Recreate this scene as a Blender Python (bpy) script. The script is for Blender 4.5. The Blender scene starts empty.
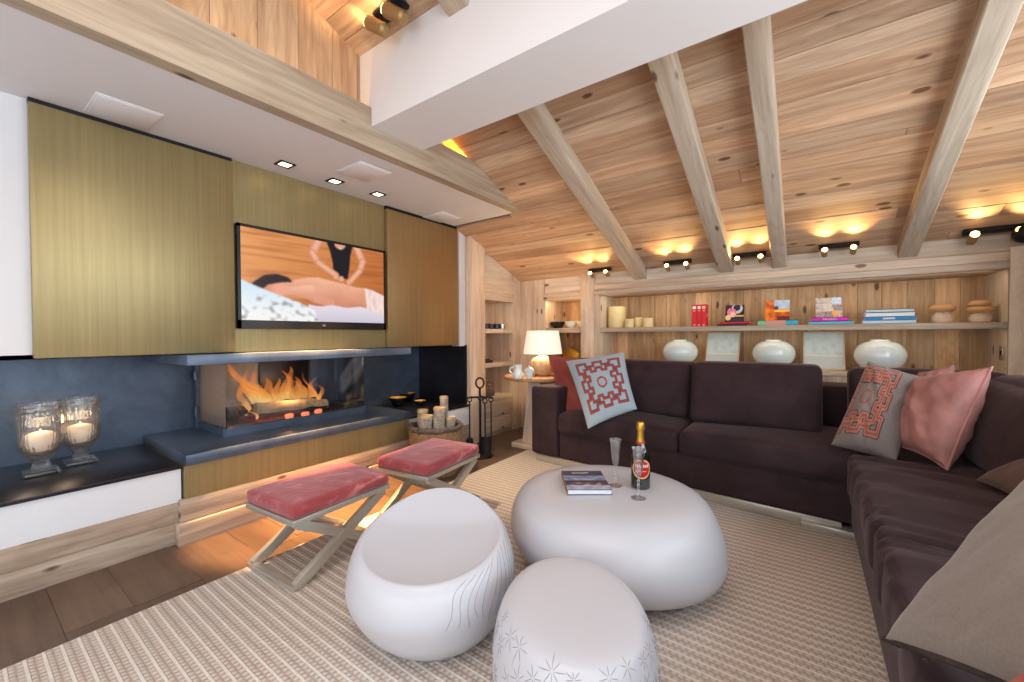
import bpy, bmesh, math, random
from mathutils import Vector, Matrix, noise
S = bpy.context.scene
COL = S.collection
PI = math.pi
V = Vector

# ------------------------------------------------------------------ camera
F = 410.0
CAM = V((0, 0, 1.1))
yaw, pitch, roll = 0.6228, -0.01524, -0.00474
fw = V((-math.sin(yaw) * math.cos(pitch), math.cos(yaw) * math.cos(pitch), math.sin(pitch)))
r0 = V((math.cos(yaw), math.sin(yaw), 0)); u0 = r0.cross(fw)
RT = math.cos(roll) * r0 + math.sin(roll) * u0
UP = RT.cross(fw)
cd = bpy.data.cameras.new('camera'); co = bpy.data.objects.new('camera', cd); COL.objects.link(co)
co.matrix_world = Matrix(((RT.x, UP.x, -fw.x, CAM.x), (RT.y, UP.y, -fw.y, CAM.y), (RT.z, UP.z, -fw.z, CAM.z), (0, 0, 0, 1)))
cd.sensor_width = 36; cd.lens = F / 1024 * 36; cd.clip_start = 0.02; cd.clip_end = 200
S.camera = co

# ------------------------------------------------------------------ world, daylight, exposure
w = bpy.data.worlds.new('sky'); S.world = w; w.use_nodes = True
bg = w.node_tree.nodes['Background']; bg.inputs[0].default_value = (0.80, 0.90, 1.0, 1); bg.inputs[1].default_value = 1.5
S.view_settings.view_transform = 'Standard'; S.view_settings.look = 'None'
S.view_settings.exposure = 0.0; S.view_settings.gamma = 1; S.view_settings.use_curve_mapping = False
S.cycles.use_denoising = True
S.cycles.max_bounces = 8; S.cycles.diffuse_bounces = 5; S.cycles.glossy_bounces = 4
S.cycles.transmission_bounces = 8; S.cycles.transparent_max_bounces = 24
S.cycles.sample_clamp_indirect = 4.0; S.cycles.caustics_refractive = False; S.cycles.caustics_reflective = False


def area(name, loc, aim, sx, sy, watts, col):
    l = bpy.data.lights.new(name, 'AREA'); l.shape = 'RECTANGLE'; l.size = sx; l.size_y = sy; l.energy = watts; l.color = col
    o = bpy.data.objects.new(name, l); COL.objects.link(o); o.location = loc
    o.rotation_euler = (V(aim) - V(loc)).to_track_quat('-Z', 'Y').to_euler(); return o


DAY = (0.88, 0.95, 1.0)
area('daylight_rear_window', (-0.7, -2.85, 1.35), (-0.7, 2.2, 2.6), 3.6, 2.1, 54, DAY)
area('overhead_fill', (-0.5, 0.1, 2.95), (-0.5, -0.5, 0), 1.8, 0.8, 27, (.97, .98, 1))  # added overhead fill light; the roof has no window here
area('daylight_side_window', (1.46, 0.7, 1.3), (-3.2, 0.9, 1.9), 4.2, 1.6, 88, DAY)
WARM = (1.0, 0.60, 0.22)
WARM2 = (1.0, 0.72, 0.42)


def spot(name, loc, aim, watts, deg, col=WARM2, blend=0.6, r=0.02):
    l = bpy.data.lights.new(name, 'SPOT'); l.energy = watts; l.color = col; l.spot_size = math.radians(deg); l.spot_blend = blend; l.shadow_soft_size = r
    o = bpy.data.objects.new(name, l); COL.objects.link(o); o.location = loc
    o.rotation_euler = (V(aim) - V(loc)).to_track_quat('-Z', 'Y').to_euler(); return o


def point(name, loc, watts, col, r=0.04):
    l = bpy.data.lights.new(name, 'POINT'); l.energy = watts; l.color = col; l.shadow_soft_size = r
    o = bpy.data.objects.new(name, l); COL.objects.link(o); o.location = loc; return o


for i, (ux, uy) in enumerate(((-1.4, -0.7), (0.0, -0.7), (0.9, -0.3), (-0.8, -1.8), (0.6, -1.8))):  # added fill spots without fixtures, brightening the ceiling from behind the camera
    spot('ceiling_fill', (ux, uy, 2.2), (ux, uy - 0.25, 3.3), 26, 150, (1, .90, .78), 1.0, .05)

# ------------------------------------------------------------------ pixel -> world on a named plane
def ray(x, y): return RT * (x - 512) - UP * (y - 341) + fw * F
def onx(x, y, X): d = ray(x, y); return CAM + d * (X / d.x)
def ony(x, y, Y): d = ray(x, y); return CAM + d * (Y / d.y)
def onz(x, y, z): d = ray(x, y); return CAM + d * ((z - CAM.z) / d.z)


# ------------------------------------------------------------------ materials
def lin(c):
    return tuple(((v / 255) / 12.92 if v / 255 <= 0.04045 else ((v / 255 + 0.055) / 1.055) ** 2.4) for v in c[:3]) + (1,)


class N:
    def __init__(s, name):
        s.m = bpy.data.materials.new(name); s.m.use_nodes = True; s.t = s.m.node_tree; s.n = s.t.nodes
        s.p = s.n['Principled BSDF']; s.out = s.n['Material Output']
    def new(s, k, **kw):
        x = s.n.new('ShaderNode' + k)
        for a, b in kw.items(): setattr(x, a, b)
        return x
    def link(s, a, b): s.t.links.new(a, b)
    def inp(s, node, **kw):
        for k, v in kw.items():
            i = node.inputs[int(k[1:])] if k[0] == '_' and k[1:].isdigit() else node.inputs[k.replace('__', ' ')]
            if hasattr(v, 'is_linked') or isinstance(v, bpy.types.NodeSocket): s.link(v, i)
            else: i.default_value = v
        return node
    def math(s, op, a, b=0.0, c=None):
        x = s.new('Math', operation=op); s.inp(x, _0=a, _1=b)
        if c is not None: s.inp(x, _2=c)
        return x.outputs[0]
    def mix(s, fac, a, b, mode='MIX'):
        x = s.new('Mix', data_type='RGBA', blend_type=mode)
        s.inp(x, _0=fac)
        for i, v in ((6, a), (7, b)):
            if isinstance(v, bpy.types.NodeSocket): s.link(v, x.inputs[i])
            else: x.inputs[i].default_value = v
        return x.outputs[2]
    def ramp(s, fac, stops):
        x = s.new('ValToRGB'); e = x.color_ramp.elements
        while len(e) < len(stops): e.new(0.5)
        for i, (p, c) in enumerate(stops): e[i].position = p; e[i].color = c
        s.link(fac, x.inputs[0]); return x.outputs[0]
    def noise(s, vec, scale, detail=4, rough=0.55, dist=0.0):
        x = s.new('TexNoise'); s.inp(x, Scale=scale, Detail=detail, Roughness=rough, Distortion=dist)
        if vec is not None: s.link(vec, x.inputs['Vector'])
        return x.outputs[0]
    def mapped(s, vec, sc, rot=(0, 0, 0)):
        x = s.new('Mapping'); s.link(vec, x.inputs[0]); x.inputs['Scale'].default_value = sc; x.inputs['Rotation'].default_value = rot; return x.outputs[0]
    def uv(s): return s.new('TexCoord').outputs['UV']
    def obj(s): return s.new('TexCoord').outputs['Object']
    def col(s): return s.new('Attribute', attribute_name='Col').outputs['Color']
    def bump(s, h, st, dist=0.01):
        x = s.new('Bump'); s.inp(x, Strength=st, Distance=dist, Height=h); s.link(x.outputs[0], s.p.inputs['Normal'])


def simple(name, c, rough=0.5, metal=0.0, var=0.08, nscale=12, bump=0.0, spec=0.5, sheen=0.0, coat=0.0):
    k = N(name); c = lin(c)
    f = k.noise(k.obj(), nscale, 4)
    a = tuple(v * (1 - var) for v in c[:3]) + (1,); b = tuple(min(1, v * (1 + var)) for v in c[:3]) + (1,)
    k.link(k.ramp(f, [(0.3, a), (0.7, b)]), k.p.inputs['Base Color'])
    k.inp(k.p, Roughness=rough, Metallic=metal)
    k.p.inputs['Specular IOR Level'].default_value = spec
    k.p.inputs['Sheen Weight'].default_value = sheen; k.p.inputs['Coat Weight'].default_value = coat
    if bump: k.bump(k.noise(k.obj(), nscale * 8, 3), bump)
    return k.m


def wood(name, light, dark, knots=1.0, rough=0.6, ring=0.35, contrast=1.0):
    k = N(name); uv = k.uv(); L = lin(light); D = lin(dark)
    g = k.noise(k.mapped(uv, (1.6, 30, 1)), 1.0, 5, 0.6, 0.4)
    g2 = k.noise(k.mapped(uv, (0.7, 5.0, 1)), 1.0, 3, 0.5, 0.8)
    rg = k.math('SINE', k.math('MULTIPLY', g2, 70.0)); rg = k.math('POWER', k.math('MULTIPLY_ADD', rg, 0.5, 0.5), 3.0)
    base = k.ramp(k.math('ADD', k.math('MULTIPLY', g, 0.55), k.math('MULTIPLY', g2, 0.45)), [(0.5 - 0.17 / contrast, D), (0.5 + 0.12 / contrast, L)])
    base = k.mix(k.math('MULTIPLY', rg, ring * 0.55), base, tuple(v * 0.62 for v in D[:3]) + (1,))
    sk = k.noise(k.mapped(uv, (0.9, 17, 1)), 1.0, 4, 0.65, 0.5); sk = k.math('MINIMUM', k.math('MAXIMUM', k.math('MULTIPLY', k.math('SUBTRACT', sk, 0.54), 5.0), 0.0), 1.0)
    base = k.mix(k.math('MULTIPLY', sk, 0.42), base, tuple(v * 0.6 for v in D[:3]) + (1,))
    vo = k.new('TexVoronoi'); k.link(k.mapped(uv, (3.6, 8.6, 1)), vo.inputs['Vector']); vo.inputs['Scale'].default_value = 1.0
    kn = k.math('SUBTRACT', 1.0, k.math('MULTIPLY', k.math('ADD', vo.outputs['Distance'], k.math('MULTIPLY_ADD', g, 0.10, -0.05)), 6.5))
    kn = k.math('MAXIMUM', kn, 0.0)
    sel = k.new('SeparateColor'); k.link(vo.outputs['Color'], sel.inputs[0])
    kn = k.math('MULTIPLY', k.math('MULTIPLY', k.math('GREATER_THAN', sel.outputs[0], 0.35), kn), 2.4 * knots)
    kn = k.math('MINIMUM', kn, 0.88)
    base = k.mix(kn, base, (D[0] * 0.28, D[1] * 0.2, D[2] * 0.16, 1))
    base = k.mix(1.0, base, k.col(), 'MULTIPLY')
    k.link(base, k.p.inputs['Base Color']); k.inp(k.p, Roughness=rough); k.p.inputs['Specular IOR Level'].default_value = 0.3
    k.bump(g, 0.25, 0.004)
    return k.m


def velvet(name, c, sheen=0.6, rough=0.8, wr=0.15, tint=None):
    k = N(name); C = lin(c)
    f = k.noise(k.mapped(k.obj(), (5, 5, 5)), 1.0, 4, 0.6, 0.6)
    k.link(k.ramp(f, [(0.3, tuple(v * 0.72 for v in C[:3]) + (1,)), (0.7, tuple(min(1, v * 1.3) for v in C[:3]) + (1,))]), k.p.inputs['Base Color'])
    k.inp(k.p, Roughness=rough); k.p.inputs['Sheen Weight'].default_value = sheen; k.p.inputs['Sheen Roughness'].default_value = 0.4
    k.p.inputs['Sheen Tint'].default_value = lin(tint or c) if tint else (1, 1, 1, 1)
    k.p.inputs['Specular IOR Level'].default_value = 0.15
    k.bump(k.noise(k.obj(), 14, 4), wr, 0.02)
    return k.m


def painted(name, rough=0.6, emit=0.0, spec=0.3, weave=0.0, sheen=0.0):
    k = N(name); c = k.col()
    if weave:
        f = k.noise(k.obj(), 180, 2); c = k.mix(weave, c, k.mix(1.0, c, k.ramp(f, [(0.35, (0.6, 0.6, 0.6, 1)), (0.65, (1, 1, 1, 1))]), 'MULTIPLY'))
        k.bump(f, 0.2, 0.003)
    else:
        c = k.mix(0.05, c, k.ramp(k.noise(k.obj(), 60, 2), [(0.3, (0.8, 0.8, 0.8, 1)), (0.7, (1, 1, 1, 1))]), 'MULTIPLY')
    k.link(c, k.p.inputs['Base Color']); k.inp(k.p, Roughness=rough); k.p.inputs['Specular IOR Level'].default_value = spec
    k.p.inputs['Sheen Weight'].default_value = sheen
    if emit:
        k.link(c, k.p.inputs['Emission Color']); k.p.inputs['Emission Strength'].default_value = emit
        k.p.inputs['Base Color'].default_value = (0, 0, 0, 1)
        for l in list(k.t.links):
            if l.to_socket == k.p.inputs['Base Color']: k.t.links.remove(l)
    return k.m


def emitter(name, c, st):
    k = N(name); f = k.noise(k.obj(), 30, 2); C = lin(c)
    k.link(k.ramp(f, [(0.2, tuple(v * 0.9 for v in C[:3]) + (1,)), (0.8, C)]), k.p.inputs['Emission Color'])
    k.inp(k.p, Roughness=0.5); k.p.inputs['Base Color'].default_value = C; k.p.inputs['Emission Strength'].default_value = st
    return k.m


def glass(name, tint=(1, 1, 1), refl=0.10, cut=0.0, body=0.0, bodycol=(0.8, 0.85, 0.9, 1)):
    k = N(name); k.n.remove(k.p)
    tr = k.new('BsdfTransparent'); tr.inputs[0].default_value = tuple(tint) + (1,)
    gl = k.new('BsdfGlossy'); gl.inputs['Roughness'].default_value = 0.05; gl.inputs[0].default_value = (1, 1, 1, 1)
    lw = k.new('LayerWeight'); lw.inputs[0].default_value = 0.35
    fac = k.math('MINIMUM', k.math('MULTIPLY_ADD', lw.outputs['Fresnel'], 0.8, refl), 1.0)
    if cut:
        uv = k.uv(); vo = k.new('TexVoronoi'); k.link(k.mapped(uv, (30, 18, 1)), vo.inputs['Vector']); vo.inputs['Scale'].default_value = 1.0; vo.inputs['Randomness'].default_value = 0.35
        b = k.new('Bump'); k.inp(b, Strength=cut, Distance=0.01, Height=vo.outputs['Distance']); k.link(b.outputs[0], gl.inputs['Normal']); k.link(b.outputs[0], lw.inputs['Normal'])
    sh = k.new('MixShader'); k.link(fac, sh.inputs[0]); k.link(tr.outputs[0], sh.inputs[1]); k.link(gl.outputs[0], sh.inputs[2])
    o = sh.outputs[0]
    if body:
        df = k.new('BsdfTranslucent'); df.inputs[0].default_value = bodycol
        s2 = k.new('MixShader'); s2.inputs[0].default_value = body; k.link(o, s2.inputs[1]); k.link(df.outputs[0], s2.inputs[2]); o = s2.outputs[0]
    k.link(o, k.out.inputs[0]); return k.m


def flame_mat():
    k = N('flame'); k.n.remove(k.p)
    em = k.new('Emission'); tr = k.new('BsdfTransparent')
    sep = k.new('SeparateXYZ'); k.link(k.uv(), sep.inputs[0])
    h = sep.outputs[1]
    c = k.ramp(h, [(0.0, (1.0, 0.62, 0.20, 1)), (0.35, (1.0, 0.36, 0.07, 1)), (1.0, (0.95, 0.16, 0.04, 1))])
    k.link(c, em.inputs[0]); em.inputs[1].default_value = 1.15
    f = k.noise(k.mapped(k.obj(), (9, 9, 5)), 1.0, 4, 0.6, 1.0)
    lw = k.new('LayerWeight'); lw.inputs[0].default_value = 0.5
    a = k.math('MULTIPLY', k.math('SUBTRACT', 1.0, lw.outputs['Facing']), k.math('MULTIPLY_ADD', f, 2.4, -0.62))
    a = k.math('MULTIPLY', a, k.math('SUBTRACT', 1.08, k.math('MULTIPLY', h, 0.75)))
    a = k.math('MINIMUM', k.math('MAXIMUM', a, 0.0), 0.8)
    sh = k.new('MixShader'); k.link(a, sh.inputs[0]); k.link(tr.outputs[0], sh.inputs[1]); k.link(em.outputs[0], sh.inputs[2])
    k.link(sh.outputs[0], k.out.inputs[0]); return k.m


def rug_mat():
    k = N('woven_rug'); sp = k.new('SeparateXYZ'); k.link(k.obj(), sp.inputs[0])
    x, y = sp.outputs[0], sp.outputs[1]
    P1, P2 = 0.042, 0.022
    t = k.math('FRACT', k.math('DIVIDE', y, P1))
    stripe = k.math('SMOOTH_MIN', 1.0, k.math('MAXIMUM', 0.0, k.math('MULTIPLY', k.math('SUBTRACT', 0.17, k.math('ABSOLUTE', k.math('SUBTRACT', t, 0.5))), 12.0)), 0.2)
    row = k.math('FLOOR', k.math('DIVIDE', y, P1 / 2))
    b = k.math('ABSOLUTE', k.math('SINE', k.math('ADD', k.math('MULTIPLY', x, PI / P2), k.math('MULTIPLY', row, PI / 2))))
    rr = k.math('ABSOLUTE', k.math('SINE', k.math('MULTIPLY', t, 2 * PI)))
    h = k.math('MAXIMUM', k.math('MULTIPLY', stripe, k.math('MULTIPLY_ADD', b, 0.15, 0.85)), k.math('MULTIPLY', k.math('POWER', b, 0.6), k.math('MULTIPLY', k.math('POWER', rr, 0.5), 0.62)))
    n = k.noise(k.mapped(k.obj(), (60, 60, 60)), 1.0, 3)
    nb = k.noise(k.obj(), 2.5, 3)
    c = k.ramp(h, [(0.25, lin((204, 190, 179))), (0.9, lin((246, 240, 232)))])
    c = k.mix(0.35, c, k.ramp(n, [(0.3, (0.7, 0.68, 0.66, 1)), (0.7, (1, 1, 1, 1))]), 'MULTIPLY')
    c = k.mix(0.3, c, k.ramp(nb, [(0.3, (0.8, 0.78, 0.76, 1)), (0.7, (1, 1, 1, 1))]), 'MULTIPLY')
    k.link(c, k.p.inputs['Base Color']); k.inp(k.p, Roughness=0.95); k.p.inputs['Specular IOR Level'].default_value = 0.1
    k.bump(h, 0.7, 0.008); return k.m


def brass_mat(name, c, rough=0.42):
    k = N(name); C = lin(c)
    f = k.noise(k.mapped(k.obj(), (60, 60, 1.2)), 1.0, 4, 0.6); g = k.noise(k.obj(), 1.6, 3)
    t = k.math('ADD', k.math('MULTIPLY', f, 0.6), k.math('MULTIPLY', g, 0.4))
    k.link(k.ramp(t, [(0.3, tuple(v * 0.78 for v in C[:3]) + (1,)), (0.7, tuple(min(1, v * 1.15) for v in C[:3]) + (1,))]), k.p.inputs['Base Color'])
    k.inp(k.p, Roughness=rough, Metallic=0.6); k.bump(f, 0.06, 0.002); return k.m


def steel_mat(name, c, rough=0.38, metal=0.55):
    k = N(name); C = lin(c)
    g = k.noise(k.obj(), 3.0, 5, 0.65, 0.6)
    k.link(k.ramp(g, [(0.3, tuple(v * 0.65 for v in C[:3]) + (1,)), (0.7, tuple(min(1, v * 1.35) for v in C[:3]) + (1,))]), k.p.inputs['Base Color'])
    k.inp(k.p, Roughness=rough, Metallic=metal); return k.m


def floor_mat():
    k = wood('dark_oak_floor', (112, 92, 78), (88, 70, 58), 0.15, 0.42, 0.12, 0.8); return k


def resin_mat(name, c, lines=None):
    k = N(name); C = lin(c); D = tuple(v * 0.5 for v in C[:3]) + (1,)
    base = k.mix(1.0, C, k.col(), 'MULTIPLY')
    k.link(base, k.p.inputs['Base Color']); k.inp(k.p, Roughness=0.38); k.p.inputs['Coat Weight'].default_value = 0.15; k.p.inputs['Coat Roughness'].default_value = 0.25
    k.bump(k.noise(k.obj(), 9, 3), 0.05, 0.01); return k.m


M = {}
M['pine'] = wood('aged_pine', (224, 192, 156), (174, 134, 102), 1.0, 0.62, 0.30, 1.0)
M['pine_pale'] = wood('pale_aged_pine', (232, 215, 194), (194, 166, 140), 1.0, 0.65, 0.22, 1.0)
M['pine_grey'] = wood('greyed_pine', (208, 192, 172), (166, 146, 126), 0.7, 0.7, 0.28, 1.0)
M['pine_back'] = wood('niche_pine', (228, 190, 146), (180, 134, 92), 1.0, 0.6, 0.4, 1.1)
M['ceil'] = wood('ceiling_pine', (222, 187, 154), (172, 130, 100), 1.1, 0.62, 0.34, 1.0)
M['plinth_wood'] = wood('weathered_plinth_pine', (204, 190, 174), (156, 136, 118), 1.0, 0.7, 0.3, 1.1)
M['floor'] = floor_mat()
M['white'] = simple('white_plaster', (222, 220, 222), 0.85, 0, 0.015, 3, 0.02)
M['white_lac'] = simple('white_lacquer', (226, 230, 236), 0.4, 0, 0.02, 3)
M['brass'] = brass_mat('aged_brass', (160, 144, 102))
M['brass_dark'] = brass_mat('dark_aged_brass', (166, 136, 92))
M['steel'] = steel_mat('blued_steel', (84, 98, 118), 0.36, 0.4)
M['steel_lt'] = steel_mat('blued_steel_edge', (104, 120, 142), 0.45, 0.3)
M['steel_dk'] = steel_mat('dark_waxed_steel', (48, 46, 52), 0.28, 0.5)
M['black'] = simple('black_plastic', (18, 18, 20), 0.35, 0, 0.1)
M['iron'] = simple('wrought_iron', (38, 36, 40), 0.5, 0.6, 0.2, 20)
M['chrome'] = simple('brushed_nickel', (190, 184, 172), 0.28, 0.95, 0.04)
M['champ'] = simple('champagne_metal', (196, 192, 182), 0.34, 0.6, 0.05)
M['rug'] = rug_mat()
M['sofa'] = velvet('aubergine_velvet', (54, 40, 44), 0.22, 0.8, 0.12, (200, 180, 180))
M['pinkv'] = velvet('pink_velvet', (152, 64, 68), 0.6, 0.6, 0.4, (255, 215, 225))
k = N('brushed_pink_velvet'); f1 = k.noise(k.mapped(k.obj(), (4, 4, 9)), 1.0, 4, 0.6, 1.2)
k.link(k.ramp(f1, [(0.36, lin((138, 52, 56))), (0.55, lin((158, 70, 74))), (0.72, lin((214, 140, 142)))]), k.p.inputs['Base Color']); k.inp(k.p, Roughness=.6); k.p.inputs['Sheen Weight'].default_value = .6; k.p.inputs['Sheen Tint'].default_value = lin((255, 215, 220)); k.p.inputs['Specular IOR Level'].default_value = .15; k.bump(k.noise(k.obj(), 16, 4), .3, .02)
M['pinkv'] = k.m
M['coral'] = velvet('coral_velvet', (150, 74, 66), 0.4, 0.6, 0.2, (255, 190, 175))
M['satin'] = velvet('rose_satin', (168, 118, 112), 0.2, 0.36, 0.3, (255, 220, 220))
M['taupe'] = velvet('taupe_velvet', (96, 78, 70), 0.4, 0.8, 0.1, (200, 180, 170))
M['resin'] = resin_mat('white_resin', (200, 203, 212))
M['etch'] = simple('etched_grey', (146, 142, 148), 0.6, 0, 0.1)
M['ceramic'] = simple('white_ceramic', (232, 238, 236), 0.18, 0, 0.02, 4, 0, 0.5, 0, 0.5)
M['celadon'] = simple('pale_celadon_glaze', (230, 242, 240), 0.14, 0, 0.03, 4, 0, 0.5, 0, 0.6)
M['paint'] = painted('printed_paper', 0.45)
M['fabric_print'] = painted('embroidered_linen', 0.8, 0, 0.2, 0.3, 0.3)
M['screen'] = painted('lit_screen', 0.3, 1.05)
M['glass'] = glass('clear_glass', (0.93, 0.96, 0.97), 0.04)
M['crystal'] = glass('cut_crystal', (0.96, 0.96, 0.96), 0.03, 0.35, 0.02)
M['sideglass'] = glass('grey_reflection_glass', (0.93, 0.95, 0.95), 0.05, 0, 0.3, (0.66, 0.66, 0.66, 1))  # grey translucent body stands in for a reflection in the left pane
M['fluteglass'] = glass('flute_crystal', (0.97, 0.97, 0.97), 0.05, 0.3, 0.0)
M['goldpaint'] = simple('gold_lacquer', (226, 168, 66), 0.45, 0.2, 0.08)
M['bottle'] = simple('dark_green_glass', (16, 26, 18), 0.08, 0, 0.1, 5, 0, 0.8, 0, 0.6)
M['gold'] = simple('gold_foil', (206, 160, 60), 0.3, 0.8, 0.1, 40, 0.1)
M['red'] = simple('red_label', (190, 40, 40), 0.5, 0, 0.05)
M['flame'] = flame_mat()
M['ember'] = emitter('glowing_ember', (255, 130, 90), 1.2)
M['bulb'] = emitter('warm_bulb', (255, 205, 120), 14)
M['lampdown'] = emitter('downlight_glow', (255, 226, 190), 6)
M['candle'] = emitter('lit_candle_wax', (255, 226, 196), 0.30)
M['wax'] = simple('ivory_wax', (232, 214, 160), 0.5, 0, 0.05)
M['bark'] = simple('birch_bark', (170, 156, 140), 0.85, 0, 0.45, 26, 0.5)
M['logend'] = simple('sawn_wood', (206, 176, 132), 0.8, 0, 0.15, 30)
M['char'] = simple('charred_wood', (58, 44, 40), 0.9, 0, 0.5, 20, 0.5)
M['ash'] = simple('pale_split_log', (214, 184, 144), 0.85, 0, 0.3, 30, 0.4)
M['fur'] = simple('dark_fur_trim', (96, 84, 76), 0.95, 0, 0.5, 40, 0.6)
M['wicker'] = simple('wicker', (150, 118, 84), 0.8, 0, 0.4, 50, 0.5)
M['shade'] = None
M['curtain'] = simple('linen_curtain', (226, 214, 198), 0.9, 0, 0.06, 30, 0.1)
M['stone'] = simple('crackled_lamp_glaze', (206, 180, 140), 0.45, 0, 0.3, 24, 0.2)
M['vermic'] = simple('firebox_lining', (168, 162, 156), 0.9, 0, 0.15, 20, 0.2)
M['olive_wood'] = wood('turned_wood', (214, 174, 130), (176, 122, 78), 0.1, 0.5, 0.3)
M['grill'] = simple('speaker_cloth', (226, 224, 226), 0.9, 0, 0.02, 90)
k = N('linen_lampshade'); k.p.inputs['Base Color'].default_value = lin((250, 238, 220)); k.p.inputs['Roughness'].default_value = 0.9
k.link(k.ramp(k.noise(k.mapped(k.obj(), (90, 90, 30)), 1.0, 2), [(0.3, lin((255, 226, 192))), (0.7, lin((255, 240, 218)))]), k.p.inputs['Emission Color']); k.p.inputs['Emission Strength'].default_value = 0.62
M['shade'] = k.m


# ------------------------------------------------------------------ mesh builder
class B:
    def __init__(s, seed=0):
        s.bm = bmesh.new(); s.uv = s.bm.loops.layers.uv.new('UVMap'); s.cl = s.bm.loops.layers.float_color.new('Col'); s.mi = 0; s.rnd = random.Random(seed)
        s.tone = (1, 1, 1, 1)
    def face(s, vs, uvs=None, cols=None):
        try: f = s.bm.faces.new(vs)
        except ValueError: return None
        f.material_index = s.mi; f.smooth = True
        for i, l in enumerate(f.loops):
            if uvs: l[s.uv].uv = uvs[i]
            l[s.cl] = cols[i] if cols else s.tone
        return f
    def vary(s, lo=0.8, hi=1.1, warm=0.05):
        t = s.rnd.uniform(lo, hi); h = s.rnd.uniform(-warm, warm); s.tone = (t * (1 + h), t, t * (1 - h), 1)
    def hexa(s, P, long=0, off=None):
        """8 points P[i] i=bits x,y,z ; u runs along axis `long`"""
        vs = [s.bm.verts.new(p) for p in P]
        o = off or (s.rnd.uniform(0, 50), s.rnd.uniform(0, 50))
        L = [(V(P[1]) - V(P[0])).length, (V(P[2]) - V(P[0])).length, (V(P[4]) - V(P[0])).length]
        for idx, ax in (((0, 2, 3, 1), (0, 1)), ((4, 5, 7, 6), (0, 1)), ((0, 1, 5, 4), (0, 2)), ((2, 6, 7, 3), (0, 2)), ((0, 4, 6, 2), (1, 2)), ((1, 3, 7, 5), (1, 2))):
            a, b = ax
            if b == long: a, b = b, a
            uvs = []
            for i in idx:
                c = [((i >> j) & 1) * L[j] for j in range(3)]
                uvs.append((c[a] + o[0], c[b] + o[1] + (3 - a - b) * 0.37))
            f = s.face([vs[i] for i in idx], uvs)
            if f: f.smooth = False
        return vs
    def box(s, lo, hi, long=None, bevel=0.0, mat=None, seg=2, f=None):
        lo = V(lo); hi = V(hi)
        if long is None: d = hi - lo; long = max(range(3), key=lambda i: d[i])
        P = [V((hi.x if i & 1 else lo.x, hi.y if i & 2 else lo.y, hi.z if i & 4 else lo.z)) for i in range(8)]
        if mat: P = [mat @ p for p in P]
        if f: P = [f(p) for p in P]
        vs = s.hexa(P, long)
        if bevel:
            es = set(e for v in vs for e in v.link_edges)
            bmesh.ops.bevel(s.bm, geom=list(es), offset=bevel, segments=seg, affect='EDGES', profile=0.5)
        return s
    def bar(s, a, b, wx, wz, up=(0, 0, 1), bevel=0):
        a = V(a); b = V(b); d = (b - a).normalized(); sx = d.cross(V(up)).normalized(); sz = sx.cross(d)
        P = []
        for i in range(8):
            P.append((b if i & 1 else a) + sx * (wx / 2 if i & 2 else -wx / 2) + sz * (wz / 2 if i & 4 else -wz / 2))
        vs = s.hexa(P, 0)
        if bevel:
            es = set(e for v in vs for e in v.link_edges)
            bmesh.ops.bevel(s.bm, geom=list(es), offset=bevel, segments=2, affect='EDGES', profile=0.5)
        return s
    def grid(s, pt, nu, nv, uvf=None, colf=None, wrapu=False, flip=False):
        vs = [[s.bm.verts.new(pt(i / nu, j / nv)) for i in range(nu if wrapu else nu + 1)] for j in range(nv + 1)]
        for j in range(nv):
            for i in range(nu):
                i2 = (i + 1) % nu if wrapu else i + 1
                q = [vs[j][i], vs[j][i2], vs[j + 1][i2], vs[j + 1][i]]
                ij = [(i / nu, j / nv), ((i + 1) / nu, j / nv), ((i + 1) / nu, (j + 1) / nv), (i / nu, (j + 1) / nv)]
                if flip: q.reverse(); ij.reverse()
                s.face(q, [uvf(*t) if uvf else t for t in ij], [colf(*t) for t in ij] if colf else None)
        return vs
    def lathe(s, prof, c=(0, 0, 0), n=32, f=None, cap=True, colf=None):
        c = V(c); m = len(prof) - 1
        def pt(u, v):
            r, z = prof[int(round(v * m))]; a = u * 2 * PI
            p = V((r * math.cos(a), r * math.sin(a), z))
            if f: p = f(p)
            return c + p
        vs = s.grid(pt, n, m, None, colf, True)
        if cap:
            for row, rev in ((vs[0], True), (vs[-1], False)):
                if prof[0 if rev else -1][0] > 1e-5: s.face(list(reversed(row)) if rev else row, [(0, 0)] * n)
        return s
    def tube(s, pts, r, n=10, closed=False, cap=True):
        pts = [V(p) for p in pts]; rs = r if isinstance(r, (list, tuple)) else [r] * len(pts)
        rows = []; prev = None
        for i, p in enumerate(pts):
            a = pts[i - 1] if (i or closed) else pts[i]; b = pts[(i + 1) % len(pts)] if (i < len(pts) - 1 or closed) else pts[i]
            d = (b - a).normalized()
            if prev is None: sx = d.cross(V((0, 0, 1)) if abs(d.z) < 0.9 else V((1, 0, 0))).normalized()
            else: sx = (prev - d * prev.dot(d)).normalized()
            prev = sx; sy = d.cross(sx)
            rows.append([s.bm.verts.new(p + (sx * math.cos(t * 2 * PI / n) + sy * math.sin(t * 2 * PI / n)) * rs[i]) for t in range(n)])
        L = len(rows)
        for j in range(L if closed else L - 1):
            A = rows[j]; Bq = rows[(j + 1) % L]
            for t in range(n): s.face([A[t], A[(t + 1) % n], Bq[(t + 1) % n], Bq[t]], [(j * .1, t * .05)] * 4)
        if cap and not closed: s.face(list(reversed(rows[0])), [(0, 0)] * n); s.face(rows[-1], [(0, 0)] * n)
        return s
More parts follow.
